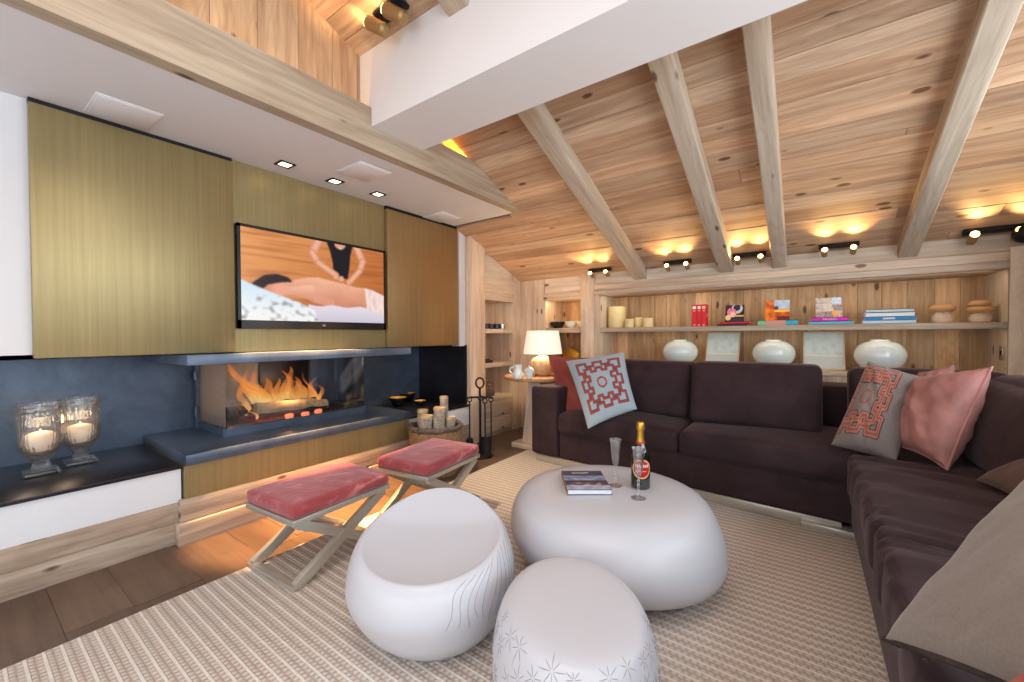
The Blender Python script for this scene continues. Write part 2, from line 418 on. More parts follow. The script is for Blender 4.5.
    def cushion(s, lo, hi, r=0.05, bulge=(0.02, 0.02, 0.03), n=14, f=None, wr=0.0, seed=0):
        lo = V(lo); hi = V(hi); c = (lo + hi) / 2; h = (hi - lo) / 2; cache = {}
        def tt(t): t = t * 2 - 1; return math.copysign(1 - (1 - abs(t)) ** 1.7, t)
        def vert(q):
            k = tuple(round(x, 5) for x in q)
            if k in cache: return cache[k]
            p = V((c.x + h.x * q[0], c.y + h.y * q[1], c.z + h.z * q[2]))
            cl = V([min(max(p[i], lo[i] + r), hi[i] - r) for i in range(3)]); d = p - cl
            if d.length > 1e-9: p = cl + d.normalized() * min(r, d.length) if d.length > r else p
            b = V((q[0] * bulge[0] * (1 - q[1] ** 2) * (1 - q[2] ** 2), q[1] * bulge[1] * (1 - q[0] ** 2) * (1 - q[2] ** 2), q[2] * bulge[2] * (1 - q[0] ** 2) * (1 - q[1] ** 2)))
            p = p + b
            if wr: p += V((0, 0, 1)) * wr * (noise.noise(V((p.x * 2.5 + seed, p.y * 13 + p.x * 4, p.z * 3))) * .6 + .5 * noise.noise(V((p.x * 3 + seed, p.y * 31 + p.x * 6, p.z * 3))) * max(0, 1 - (p.x - lo.x) / .35)) + V((1, 0, 0)) * wr * 0.6 * noise.noise(V((p.x * 3, p.y * 24 + seed, p.z * 2)))
            if f: p = f(p)
            cache[k] = s.bm.verts.new(p); return cache[k]
        for ax in range(3):
            for sg in (-1, 1):
                for i in range(n):
                    for j in range(n):
                        q = []
                        for (a, b) in ((i, j), (i + 1, j), (i + 1, j + 1), (i, j + 1)):
                            t = [0, 0, 0]; t[ax] = sg; t[(ax + 1) % 3] = tt(a / n); t[(ax + 2) % 3] = tt(b / n); q.append(vert(t))
                        if sg < 0: q.reverse()
                        s.face(q, [(i / n, j / n)] * 4)
        return s
    def pillow(s, cs, thick=0.08, n=28, paint=None, k=0.06, back=None, p=0.42, wr=0.0, seed=0.0):
        """cs = bottom-left, bottom-right, top-right, top-left seen from the front"""
        bl, br, tr, tl = [V(c) for c in cs]; nrm = ((br - bl) + (tr - tl)).cross((tl - bl) + (tr - br)).normalized()
        def pos(u, v, sg):
            uu = u * (1 - k * (1 - v * v)); vv = v * (1 - k * (1 - u * u)); a = (uu + 1) / 2; b = (vv + 1) / 2
            q = bl * (1 - a) * (1 - b) + br * a * (1 - b) + tr * a * b + tl * (1 - a) * b
            hgt = max(0.0, (1 - u * u) * (1 - v * v)) ** p
            w_ = wr * noise.noise(V((u * 2.2 + seed, v * 2.2, sg))) * hgt + wr * 0.7 * noise.noise(V(((u + v) * 4 + seed, (u - v) * 1.5, sg))) * hgt
            return q + nrm * sg * (thick * hgt + w_)
        for sg in (1, -1):
            cf = (lambda a, b: paint(a * 2 - 1, b * 2 - 1)) if (paint and sg > 0) else ((lambda a, b: back) if back else None)
            s.grid(lambda a, b: pos(a * 2 - 1, b * 2 - 1, sg), n, n, None, cf, False, sg < 0)
        bmesh.ops.remove_doubles(s.bm, verts=s.bm.verts, dist=1e-5)
        return s
    def raster(s, P, du, dv, w_, h_, fn, blur=0):
        """a printed picture: grid of coloured cells; fn(u,v) -> sRGB, v up"""
        P = V(P); du = V(du); dv = V(dv)
        vs = [[s.bm.verts.new(P + du * (i / w_) + dv * (j / h_)) for i in range(w_ + 1)] for j in range(h_ + 1)]
        C = [[lin(fn(i / w_, j / h_)) for i in range(w_ + 1)] for j in range(h_ + 1)]
        for _ in range(blur):
            C = [[tuple(sum(C[min(max(j + q, 0), h_)][min(max(i + p, 0), w_)][c] * (2 - abs(p)) * (2 - abs(q)) for p in (-1, 0, 1) for q in (-1, 0, 1)) / 16 for c in range(3)) + (1,) for i in range(w_ + 1)] for j in range(h_ + 1)]
        for j in range(h_):
            for i in range(w_):
                ij = ((i, j), (i + 1, j), (i + 1, j + 1), (i, j + 1))
                s.face([vs[b][a] for a, b in ij], [(a / w_, b / h_) for a, b in ij], [C[b][a] for a, b in ij])
        return s
    def build(s, name, mats, parent=None, world=True, smooth=None):
        me = bpy.data.meshes.new(name)
        if parent is not None and world:
            base = parent
            off = V((0, 0, 0))
            while base is not None: off += base.location; base = base.parent
            bmesh.ops.translate(s.bm, verts=s.bm.verts, vec=-off)
        s.bm.normal_update(); s.bm.to_mesh(me); s.bm.free()
        o = bpy.data.objects.new(name, me); COL.objects.link(o)
        for m_ in (mats if isinstance(mats, (list, tuple)) else [mats]): me.materials.append(M[m_])
        if parent is not None: o.parent = parent
        try: me.set_sharp_from_angle(angle=math.radians(38))
        except Exception: pass
        return o


def tag(o, label, cat, group=None):
    o['label'] = label; o['category'] = cat
    if group: o['group'] = group
    return o
def thing(name, label, cat, loc=(0, 0, 0), group=None, rz=0):
    o = bpy.data.objects.new(name, None); COL.objects.link(o); o.location = loc; o.rotation_euler = (0, 0, rz); o.empty_display_size = 0.05
    return tag(o, label, cat, group)
def struct(o, label=None): o['kind'] = 'structure'; return o
def dup(root, loc, rz=None, label=None, group=None):
    r = root.copy(); COL.objects.link(r); r.location = loc
    if rz is not None: r.rotation_euler = (0, 0, rz)
    if label: r['label'] = label
    if group: r['group'] = group
    for ch in list(root.children):
        c = ch.copy(); COL.objects.link(c); c.parent = r
        for g in list(ch.children):
            d = g.copy(); COL.objects.link(d); d.parent = c
    return r
def planks(b, org, du, dv, nr, ul, vl, wid, th=0.02, lmin=1.6, lmax=3.2, gap=0.003, lo=0.75, hi=1.1, warm=0.06):
    """boards running along du, stacked along dv"""
    org = V(org); du = V(du); dv = V(dv); nr = V(nr); v = 0
    while v < vl - 1e-6:
        wv = min(wid * b.rnd.uniform(0.85, 1.15), vl - v)
        if vl - v - wv < wid * 0.3: wv = vl - v
        u = 0
        while u < ul - 1e-6:
            L = min(b.rnd.uniform(lmin, lmax), ul - u)
            if ul - u - L < 0.3: L = ul - u
            b.vary(lo, hi, warm); d = b.rnd.uniform(0, 0.004)
            P = []
            for i in range(8):
                P.append(org + du * (u + (L - gap if i & 1 else 0)) + dv * (v + (wv - gap if i & 2 else 0)) + nr * (d if i & 4 else -th))
            b.hexa(P, 0); u += L
        v += wv
    b.tone = (1, 1, 1, 1)
    return b


# ------------------------------------------------------------------ room shell
SL = 0.378
def cz(y): return 2.13 - SL * (y - 2.94)
XR = 1.32; YF = -2.7; YB = 4.42; XL = -3.46
b = B(1); planks(b, (-3.5, YF, 0), (1, 0, 0), (0, 1, 0), (0, 0, 1), XR + 3.5, YB - YF, 0.22, 0.03, 1.0, 2.0, 0.0012, 0.88, 1.1, 0.03)
b.box((-3.5, YF, -0.08), (XR, YB, -0.03)); struct(b.build('floor', 'floor'))
# ceiling: slope over the room, and the far slope behind the ridge
sd = V((0, 1, -SL)).normalized(); nd = V((0, -SL, -1)).normalized()
b = B(2); y0 = -0.4; Ltot = (2.94 - y0) / sd.y
planks(b, (-2.10, y0, cz(y0)), (1, 0, 0), sd, nd, XR + 2.14, Ltot, 0.13, 0.03, 2.4, 3.6, 0.003, 0.64, 1.14)
planks(b, (-2.80, 2.94, cz(2.94)), (1, 0, 0), sd, nd, XR + 2.80, (4.2 - 2.94) / sd.y, 0.13, 0.03, 2.4, 4.2, 0.003, 0.64, 1.14)
b.hexa([V((-3.5 if i & 1 == 0 else XR, (y0 if i & 2 == 0 else YB), cz(y0 if i & 2 == 0 else YB) + (0.06 if i & 4 == 0 else 0.10))) for i in range(8)], 0)
sd2 = V((0, -1, -SL)).normalized(); nd2 = V((0, SL, -1)).normalized()
planks(b, (-2.10, y0, cz(y0)), (1, 0, 0), sd2, nd2, XR + 2.14, (y0 - YF) / -sd2.y, 0.2, 0.06, 2, 3.4)
struct(b.build('ceiling', 'ceil'))
# white soffit above the fireplace
b = B(3); b.box((XL, YF, 2.15), (-2.04, 2.90, 2.19)); struct(b.build('ceiling_soffit', 'white'))
# upper gable wall of vertical boards
b = B(4); planks(b, (-2.09, YF, 2.20), (0, 0, 1), (0, 1, 0), (1, 0, 0), 1.5, 2.94 - YF, 0.17, 0.03, 3, 4, 0.002, 0.66, 0.9)
b.box((-2.16, YF, 2.2), (-2.122, 2.9, 3.6), 1); struct(b.build('wall_upper_left', 'pine'))
# beam in front of the cove
b = B(5); b.tone = (0.80, 0.78, 0.74, 1); b.box((-2.056, YF, 2.148), (-1.985, 2.98, 2.20), 1); b.box((-2.01, YF, 2.149), (-1.984, 2.98, 2.375), 1)
struct(b.build('trim_1', 'pine_grey'))
# white roof beam
b = B(6); b.box((-2.12, 1.425, 2.27), (XR, 1.794, 2.9), 0); struct(b.build('trim_2', 'white'))
# rafters
b0 = None
for i, (x0, x1) in enumerate(((-1.385, -1.255), (-0.625, -0.51), (-0.23, -0.13), (0.525, 0.628))):
    b = B(10 + i); b.vary(0.95, 1.08, 0.02); ya, yb = y0, 4.02
    P = []
    for q in range(8):
        x = x1 if q & 1 else x0; y = yb if q & 2 else ya; z = cz(y) + (0.02 if q & 4 else -0.10)
        P.append(V((x, y, z)))
    vs = b.hexa(P, 1); es = set(e for v in vs for e in v.link_edges)
    bmesh.ops.bevel(b.bm, geom=list(es), offset=0.006, segments=1, affect='EDGES')
    struct(b.build('trim_%d' % (3 + i), 'pine_grey' if i != 3 else 'pine_grey'))
# left wall (white) over the niche, end wall, outer left
b = B(20); b.box((-2.90, YF, 1.0), (-2.80, 3.06, 2.16), 1); b.box((XL, YF, 1.0), (-2.80, 3.06, 1.02), 1)
b.box((-2.87, 2.97, 0.99), (-2.77, 3.06, 2.12), 2)
struct(b.build('wall_left', 'white'))
b = B(21); b.box((-3.50, YF, 0), (-3.44, 3.12, 1.02), 1); struct(b.build('wall_niche', 'steel'))
b = B(22); b.box((-3.44, 3.045, 0.0), (-2.755, 3.065, 1.0), 0); struct(b.build('wall_niche_end', 'steel_dk'))
# left wall of boards with shelf recess y 3.31..3.84
b = B(23)
b.vary(.95, 1.1); b.box((-2.86, 3.065, 0), (-2.71, 3.30, 2.2), 2, 0.004)
b.vary(.95, 1.1); b.box((-2.80, 3.845, 0), (-2.75, 4.02, 1.85), 2)
b.vary(.95, 1.05); b.box((-2.80, 3.29, 1.47), (-2.735, 3.86, 1.70), 1)
b.vary(.9, 1.0); b.box((-2.80, 3.29, 1.69), (-2.75, 3.86, 2.2), 1)
planks(b, (-3.12, 3.27, 0), (0, 0, 1), (0, 1, 0), (1, 0, 0), 1.75, 0.62, 0.13, 0.03, 3, 4)
b.box((-3.12, 3.8455, 0), (-2.752, 3.866, 1.75), 2); b.box((-3.12, 3.29, 0), (-2.78, 3.305, 1.75), 2); b.box((-3.12, 3.29, 1.47), (-2.76, 3.86, 1.5), 1)
b.box((-3.20, 3.2, 0), (-3.151, 3.95, 2.0), 1); struct(b.build('wall_left_boarded', 'pine_pale'))
# back wall
b = B(24)
planks(b, (-2.45, YB, 0), (0, 0, 1), (1, 0, 0), (0, -1, 0), 1.85, XR + 2.45, 0.135, 0.03, 3, 4, 0.002, 0.72, 1.1)
b.box((-3.6, YB + .031, 0), (XR, YB + .08, 1.9), 0); struct(b.build('wall_back', 'pine_back'))
b = B(25)
for (x0, x1, yy) in ((-2.78, -2.41, 4.0), (-1.95, -1.80, 3.965)):
    b.vary(.95, 1.1); b.box((x0, yy, 0), (x1, YB - 0.01, 1.80), 2, 0.003)
b.vary(1, 1.1); b.box((-2.42, 4.0, 0), (-1.94, 4.02, 0.10), 0)
b.vary(.95, 1.1); b.box((-2.42, 3.985, 1.485), (-1.94, YB - .01, 1.56), 0); b.vary(.95, 1.1); b.box((-2.42, 4.0, 1.56), (-1.94, YB - .01, 1.8), 0)
b.vary(.98, 1.1); b.box((-1.805, 3.985, 0), (-1.745, YB - .01, 1.62), 2, 0.003)
b.vary(.9, 1.0); b.box((1.05, 4.0, 0), (XR, YB - .01, 1.75), 2)
b.vary(.95, 1.05); b.box((-1.80, 3.99, 1.62), (XR, YB - .01, 1.83), 0)
b.vary(.98, 1.08); b.box((-1.80, 3.975, 1.555), (XR, YB - .01, 1.617), 0, 0.004)
b.vary(.9, 1.0); b.box((-1.80, 3.955, 1.508), (1.10, YB - .01, 1.552), 0, 0.004)
struct(b.build('trim_8', 'pine_pale'))
# right wall with window opening, rear wall with window opening
b = B(26)
b.box((XR, YF, 0), (XR + .1, YB, 0.5)); b.box((XR, YF, 2.1), (XR + .1, YB, 3.5)); b.box((XR, YF, .5), (XR + .1, -1.4, 2.1)); b.box((XR, 2.8, .5), (XR + .1, YB, 2.1))
struct(b.build('wall_right', 'white'))
b = B(27); b.box((-3.5, YF - .1, 0), (XR, YF, .3)); b.box((-3.5, YF - .1, 2.4), (XR, YF, 3.3)); b.box((-3.5, YF - .1, .3), (-2.5, YF, 2.4)); b.box((1.1, YF - .1, .3), (XR, YF, 2.4))
struct(b.build('wall_front', 'white'))
for nm, fr in (('window_1', ((XR + .02, -1.4, .5), (XR + .08, 2.8, 2.1), 1)), ('window_2', ((-2.5, YF - .08, .3), (1.1, YF - .02, 2.4), 0))):
    lo, hi, ax = V(fr[0]), V(fr[1]), fr[2]; b = B(28)
    for t in range(4):
        p = lo[ax] + (hi[ax] - lo[ax]) * t / 3
        l2 = lo.copy(); h2 = hi.copy(); l2[ax] = p - .03; h2[ax] = p + .03; b.box(l2, h2)
    for z in (lo.z, hi.z - .06):
        l2 = lo.copy(); h2 = hi.copy(); l2.z = z; h2.z = z + .06; b.box(l2, h2)
    struct(b.build(nm, 'pine_grey'))
# rug
b = B(30); b.box((-2.135, -2.2, 0.001), (1.2, 3.24, 0.014), 1, 0.004); tag(b.build('area_rug', 'rug'), 'large beige ribbed woven rug under the pebble tables and sofa', 'rug')

# ------------------------------------------------------------------ low cabinets and fireplace
def low_cab(y0_, y1_, label, name='low_cabinet'):
    t = thing(name, label, 'cabinet', (-3.0, y0_, 0))
    b = B(31); b.box((-3.436, y0_, 0.398), (-2.69, y1_, 0.416), 1, 0.002); b.build('worktop', 'steel_dk', t)
    b = B(32); b.box((-3.40, y0_, 0.22), (-2.705, y1_, 0.397), 1); b.build('front_panel', 'white_lac', t)
    b = B(33)
    for z0, z1 in ((0, .115), (.117, .219)):
        b.vary(.9, 1.05, .03); b.box((-3.40, y0_, z0), (-2.70, y1_, z1), 1, 0.002)
    b.build('plinth', 'plinth_wood', t); return t
low_cab(-2.6, 0.735, 'long low white cabinet with dark steel top and weathered plank plinth, left of fireplace')
low_cab(2.262, 3.04, 'short low white cabinet with dark top behind the log basket, right of fireplace')
fp = thing('fireplace', 'glass-fronted modern fireplace with burning logs on a dark steel hearth', 'fireplace', (-3.0, 1.5, 0))
b = B(34); b.box((-3.436, .743, .414), (-2.65, 2.256, .47), 1, 0.002); b.build('hearth_slab', 'steel', fp)
b = B(35); b.box((-3.40, .743, .236), (-2.672, 2.25, .413), 1); b.build('brass_front', 'brass', fp)
b = B(36); b.vary(.95, 1.05); b.box((-2.699, .72, .118), (-2.668, 2.25, .235), 1, .002); b.vary(.95, 1.05); b.box((-2.699, .705, 0), (-2.64, 2.25, .116), 1, .002); b.build('plinth', 'plinth_wood', fp)
b = B(37); b.box((-3.436, .755, .945), (-2.65, 2.262, .999), 1, .002); b.build('mantel_shelf', 'steel_lt', fp)
b = B(38)
GX, G0, G1 = -2.95, 1.03, 2.02
b.box((GX - .012, G0, .47), (GX + .012, G1, .518), 1); b.box((-3.40, G0 - .012, .47), (GX, G0 + .012, .518), 0); b.box((-3.40, G1 - .012, .47), (GX, G1 + .012, .518), 0)
b.box((GX - .012, G0, .925), (GX + .012, G1, .945), 1); b.box((-3.40, G0 - .012, .925), (GX, G0 + .012, .945), 0); b.box((-3.40, G1 - .012, .925), (GX, G1 + .012, .945), 0)
b.box((-3.42, G0 - .02, .47), (-3.385, G0 + .015, .945), 2); b.tube([(-3.38, G0 - .022, .56), (-3.38, G0 - .022, .62)], .012); b.tube([(-3.38, G0 - .022, .80), (-3.38, G0 - .022, .86)], .012)
b.build('firebox_frame', 'steel', fp)
b = B(39); b.box((GX - .003, G0 + .01, .518), (GX + .003, G1 - .005, .925), 1); b.build('front_pane', 'glass', fp)
b = B(40); b.box((-3.385, G0 - .003, .518), (GX - .005, G0 + .003, .925), 0); b.build('side_pane', 'sideglass', fp)
b = B(41); b.box((-3.385, G1 - .003, .518), (GX - .005, G1 + .003, .925), 0); b.build('side_pane', 'glass', fp)
b = B(42); b.box((-3.438, G0, .472), (-3.425, G1 - .3, .944), 1); b.build('firebox_back', 'vermic', fp)
b = B(43); b.box((-3.424, 1.42, .64), (-3.40, 1.80, .93), 1, .004); b.build('smoke_plate', 'black', fp)
b = B(44); b.box((-3.40, 1.80, .50), (-3.36, 1.85, .944), 2); b.build('rear_post', 'steel_lt', fp)
b = B(45); b.box((-3.36, G0 + .05, .478), (GX - .03, G1 - .12, .53), 1, .01)
for i in range(9):
    yy = 1.15 + i * .075; b.box((-3.34, yy, .53), (GX - .05, yy + .018, .545), 0)
b.build('grate', 'char', fp)
# burning logs
def flog(name, a, c_, r, mat_, label, seed=0):
    b = B(seed); a = V(a); c_ = V(c_); n_ = 9; pts = []; rs = []
    for i in range(n_):
        t = i / (n_ - 1); p = a.lerp(c_, t); pts.append(p + V((noise.noise(p * 9), noise.noise(p * 7 + V((3, 0, 0))), noise.noise(p * 8 + V((0, 5, 0))))) * r * .35); rs.append(r * (1 + .18 * noise.noise(p * 11 + V((seed, 0, 0)))))
    b.tube(pts, rs, 12); o = b.build(name, mat_)
    return tag(o, label, 'firewood', 'logs burning in the fireplace')
L0, L1 = onx(256, 409, -3.03), onx(326, 404, -3.03)
flog('fire_log', L0, L1, .043, 'ash', 'big pale split log lying on top of the fire', 1)
flog('fire_log', (-3.02, 1.12, .548), (-3.00, 1.72, .546), .026, 'char', 'charred log glowing at the front under the pale log', 2)
flog('fire_log', (-3.20, 1.12, .58), (-3.18, 1.75, .575), .038, 'char', 'charred log at the back under the pale log', 3)
for i, (px, py) in enumerate(((289, 413), (305, 411), (318, 408), (252, 414), (243, 409))):
    p = onx(px, py + 3, -2.985); b = B(50 + i); b.cushion(p - V((.012, .026, .014)), p + V((.012, .026, .014)), .004, (.004, .004, .004), 5)
    o = b.build('glowing_ember', 'ember' if i < 3 else 'char'); tag(o, ['glowing ember under the middle of the pale log', 'glowing ember right of the middle one below the log', 'small glowing ember under the right end of the pale log', 'dark coal at the left front of the fire', 'dark coal at the far left of the fire'][i], 'ember', 'embers in the fireplace')
# flames: tapered tongues
fl = B(60)
def tongue(px, py, X, hpx, wid, lean, seed):
    p0 = onx(px, py, X); top = onx(px + lean, py - hpx, X); n_ = 12
    rows = []
    for j in range(n_ + 1):
        t = j / n_; p = p0.lerp(top, t) + V((0, 1, 0)) * .05 * math.sin(t * 5 + seed) * t + V((1, 0, 0)) * .02 * math.sin(t * 4 + seed * 2)
        ww = wid * (math.sin(min(1, t * 1.6 + .25) * PI / 2 if t < .47 else PI / 2) * (1 - t) ** .7 + .004)
        rows.append((p, ww, t))
    m = 10
    vs = [[fl.bm.verts.new(p + V((math.cos(a * 2 * PI / m) * ww * .55, math.sin(a * 2 * PI / m) * ww, 0))) for a in range(m)] for p, ww, t in rows]
    for j in range(n_):
        for a in range(m):
            fl.face([vs[j][a], vs[j][(a + 1) % m], vs[j + 1][(a + 1) % m], vs[j + 1][a]], [(0, rows[j][2])] * 2 + [(0, rows[j + 1][2])] * 2)
for i, a in enumerate(((262, 404, -3.20, 44, .060, -30, 1), (270, 402, -3.18, 32, .050, -20, 2), (250, 410, -3.08, 30, .034, -17, 3), (256, 404, -3.22, 36, .045, -16, 15), (284, 403, -3.22, 37, .055, 4, 4), (278, 402, -3.17, 24, .040, -4, 16), (292, 402, -3.18, 33, .045, -9, 5), (298, 402, -3.22, 26, .055, -4, 17), (304, 402, -3.18, 27, .050, -10, 6), (318, 407, -3.035, 36, .018, -10, 7), (312, 408, -3.03, 24, .016, 2, 8), (324, 408, -3.035, 24, .015, -6, 9), (274, 404, -3.20, 26, .060, -12, 10), (307, 409, -3.03, 16, .016, -4, 11), (248, 417, -3.0, 16, .014, -9, 12), (256, 419, -2.99, 13, .014, -9, 13), (312, 401, -3.2, 25, .040, 5, 14), (320, 402, -3.18, 20, .030, -2, 18), (266, 402, -3.16, 18, .04, -12, 19))): tongue(*a)
fl.build('flames', 'flame', fp)
fp.children[-1]['label'] = 'orange flames licking over the logs'
point('fire_light', (-3.20, 1.5, .72), 1.4, (1.0, .5, .24), .08); point('fire_light', (-2.985, 1.45, .70), 1.6, (1.0, .5, .22), .03)

# brass sliding panels and TV recess
b = B(62); b.box((-2.795, .236, 1.005), (-2.75, 1.018, 2.127), 2, .003); tag(b.build('sliding_brass_panel', 'brass'), 'large brushed brass sliding panel left of the television', 'panel', 'brass sliding panels')
b = B(63); b.box((-2.795, 2.112, 1.003), (-2.75, 2.935, 2.122), 2, .003); tag(b.build('sliding_brass_panel', 'brass_dark'), 'large brushed brass sliding panel right of the television', 'panel', 'brass sliding panels')
b = B(64); b.box((-2.799, 1.02, 1.003), (-2.785, 2.11, 2.149), 1); tag(b.build('brass_back_panel', 'brass'), 'recessed brass back panel framing the wall television', 'panel')
for ya_, yb_, lb in ((.236, 1.018, 'black strip imitating the shadow gap above the left brass panel'), (2.112, 2.935, 'black strip imitating the shadow gap above the right brass panel')):  # black strips stand in for the shadow gap above the two side panels
    b = B(64); b.box((-2.7985, ya_, 2.1275), (-2.762, yb_, 2.1495), 1); tag(b.build('shade_strip', 'iron'), lb, 'shade strip', 'black strips imitating gap shadow under the soffit')
tv = thing('television', 'flat black television on the brass wall showing a massage scene', 'television', (-2.77, 1.55, 1.47))
TX = -2.748
b = B(65); b.box((-2.785, 1.032, 1.145), (TX - .002, 2.085, 1.775), 1, .004); b.build('casing', 'black', tv)
b = B(66); z0, z1, ya, yb = 1.145, 1.775, 1.032, 2.085
b.box((TX - .004, ya, z1 - .018), (TX + .004, yb, z1), 1); b.box((TX - .004, ya, z0), (TX + .004, yb, z0 + .052), 1); b.box((TX - .004, ya, z0), (TX + .004, ya + .018, z1), 2); b.box((TX - .004, yb - .018, z0), (TX + .004, yb, z1), 2)
b.build('bezel', 'black', tv)
b = B(67); b.box((TX, 1.555, z0 + .02), (TX + .008, 1.575, z0 + .032)); b.build('brand_badge', 'chrome', tv)

def seg(p, a, c):
    ax, ay = a; bx, by = c; dx, dy = bx - ax, by - ay; L = dx * dx + dy * dy or 1e-9
    t = max(0, min(1, ((p[0] - ax) * dx + (p[1] - ay) * dy) / L)); return math.hypot(p[0] - ax - t * dx, p[1] - ay - t * dy)
def inside(p, poly):
    c = False; n_ = len(poly); x, y = p
    for i in range(n_):
        (x1, y1), (x2, y2) = poly[i], poly[(i + 1) % n_]
        if (y1 > y) != (y2 > y) and x < (x2 - x1) * (y - y1) / (y2 - y1) + x1: c = not c
    return c
def mixc(a, c, t): return tuple(a[i] * (1 - t) + c[i] * t for i in range(3))
def scene_pic(u, v):
    v = 1 - v; A = 16 / 9; p = (u * A, v)
    n_ = noise.noise(V((u * 3, v * 26, 0))); g = noise.noise(V((u * 9, v * 60, 4)))
    c = mixc((232, 160, 98), (184, 106, 56), min(1, max(0, u * .9 + .12 * n_ + v * .25))); c = mixc(c, (120, 62, 30), max(0, n_) * .5 + max(0, g) * .15)
    # standing masseuse: black top, arms
    torso = [(.525, -.02), (.555, .1), (.575, .25), (.58, .42), (.69, .44), (.705, .30), (.715, .12), (.735, -.02)]
    sk1, sk2 = (236, 176, 146), (206, 132, 98)
    if inside((u, v), torso):
        c = (26, 28, 36)
        if math.hypot((u - .632) * A, v + .015) < .075: c = (222, 160, 130)
        if abs(u - .632) < .006 and .04 < v < .052: c = (230, 230, 240)
    arms = (((.475, .0), (.43, .16), .040, .034), ((.43, .16), (.47, .27), .034, .030), ((.47, .27), (.60, .40), .030, .022), ((.765, .0), (.815, .17), .040, .034), ((.815, .17), (.79, .30), .034, .028), ((.79, .30), (.71, .46), .028, .024))
    for a, e, ra, rb in arms:
        d_ = seg(p, (a[0] * A, a[1]), (e[0] * A, e[1])) / (ra * 1.35)
        if d_ < 1: c = mixc(sk1, (186, 112, 82), min(1, max(0, d_ * d_ * .75)))
    # lying person
    body = [(.10, .66), (.15, .57), (.22, .56), (.30, .52), (.40, .47), (.47, .455), (.56, .48), (.66, .50), (.75, .53), (.84, .53), (.86, .82), (.70, .81), (.52, .80), (.43, .77), (.38, .72), (.28, .72), (.16, .72)]
    if inside((u, v), body): c = mixc((238, 178, 148), (196, 120, 92), min(1, max(0, (v - .5) * 2.6 + .25 * noise.noise(V((u * 6, v * 6, 1))))))
    if seg(p, (.46 * A, .72), (.56 * A, .76)) < .05: c = mixc(c, (226, 160, 132), .7)
    if seg(p, (.20 * A, .68), (.42 * A, .60)) < .045: c = mixc((240, 184, 156), (206, 134, 104), min(1, max(0, (v - .58) * 5)))
    if inside((u, v), [(.09, .68), (.13, .60), (.21, .56), (.28, .60), (.27, .68), (.20, .71)]): c = mixc((232, 164, 138), (196, 118, 96), min(1, max(0, (.2 - u) * 8)))
    if inside((u, v), [(.035, .655), (.07, .57), (.13, .49), (.20, .465), (.27, .49), (.30, .545), (.22, .565), (.15, .60), (.105, .68)]): c = (46, 34, 36)
    for hx, hy in ((.60, .42), (.64, .44), (.70, .47), (.69, .55), (.67, .60)):
        if math.hypot((u - hx) * A, v - hy) < .035: c = (230, 164, 134)
    towel = [(.83, .53), (.90, .55), (1.01, .62), (1.01, .88), (.85, .83)]
    if inside((u, v), towel): c = mixc((246, 222, 214), (214, 180, 176), min(1, abs(noise.noise(V((u * 20, v * 5, 2)))) * 1.2))
    if v > .80 + .01 * math.sin(u * 30) and u > .40 and not inside((u, v), towel): c = mixc((226, 216, 226), (196, 188, 206), (v - .8) * 4)
    cush = [(-.01, .56), (.10, .64), (.2, .70), (.34, .78), (.44, .86), (.47, 1.02), (-.01, 1.02)]
    if inside((u, v), cush):
        l = noise.noise(V((u * 26, v * 18, 7))); c = mixc((206, 226, 240), (240, 240, 238), min(1, max(0, (v - .6) * 3)))
        if v > .72 and l > .12: c = mixc(c, (150, 148, 156), min(1, l * 1.5))
    if math.hypot((u - .155) * A, (v - .575)) > 9: pass
    return c
b = B(68); b.raster((TX + .0045, ya + .018, z0 + .052), (0, yb - ya - .036, 0), (0, 0, z1 - z0 - .07), 256, 144, scene_pic, 2); o = b.build('screen', 'screen', tv)
o['label'] = 'lit screen picture of a back massage'

# hurricane lamps with candles
def hurricane(loc, label, s=1.0, rz=0):
    t = thing('hurricane_candle_holder', label, 'candle holder', loc, 'cut glass candle holders', rz)
    b = B(70); b.box((-.062, -.062, 0), (.062, .062, .022), 0, .006); b.lathe([(.03, .022), (.034, .04), (.028, .055), (.036, .075), (.05, .085)], n=16)
    b.build('foot', 'crystal', t, False)
    b = B(71); b.lathe([(.024, .082), (.052, .098), (.072, .13), (.079, .18), (.079, .25), (.078, .30), (.080, .335), (.082, .352), (.079, .352), (.077, .33), (.075, .30), (.076, .25), (.076, .18), (.069, .134), (.049, .104), (.018, .092)], n=40, cap=False)
    b.build('bowl', 'crystal', t, False); return t
def candle_in(loc, label):
    b = B(72); b.lathe([(.0, .0), (.036, .012), (.056, .032), (.066, .060), (.062, .090), (.044, .110), (.018, .118), (.004, .118), (.004, .13), (0, .131)], n=28)
    o = b.build('candle', 'candle'); o.location = loc; tag(o, label, 'candle', 'round candles in the glass holders')
for lx, ly, t1, t2 in ((-3.10, .282, 'cut-glass footed candle holder with a round white candle, left of the pair', 'round white lit candle inside the left cut-glass holder'), (-3.19, .432, 'cut-glass footed candle holder with a round white candle, right of the pair', 'round white lit candle inside the right cut-glass holder')):
    hurricane((lx, ly, .416), t1); candle_in((lx, ly, .416 + .096), t2)
    point('candle_light', (lx, ly, .416 + .25), 0.35, WARM2, .03)

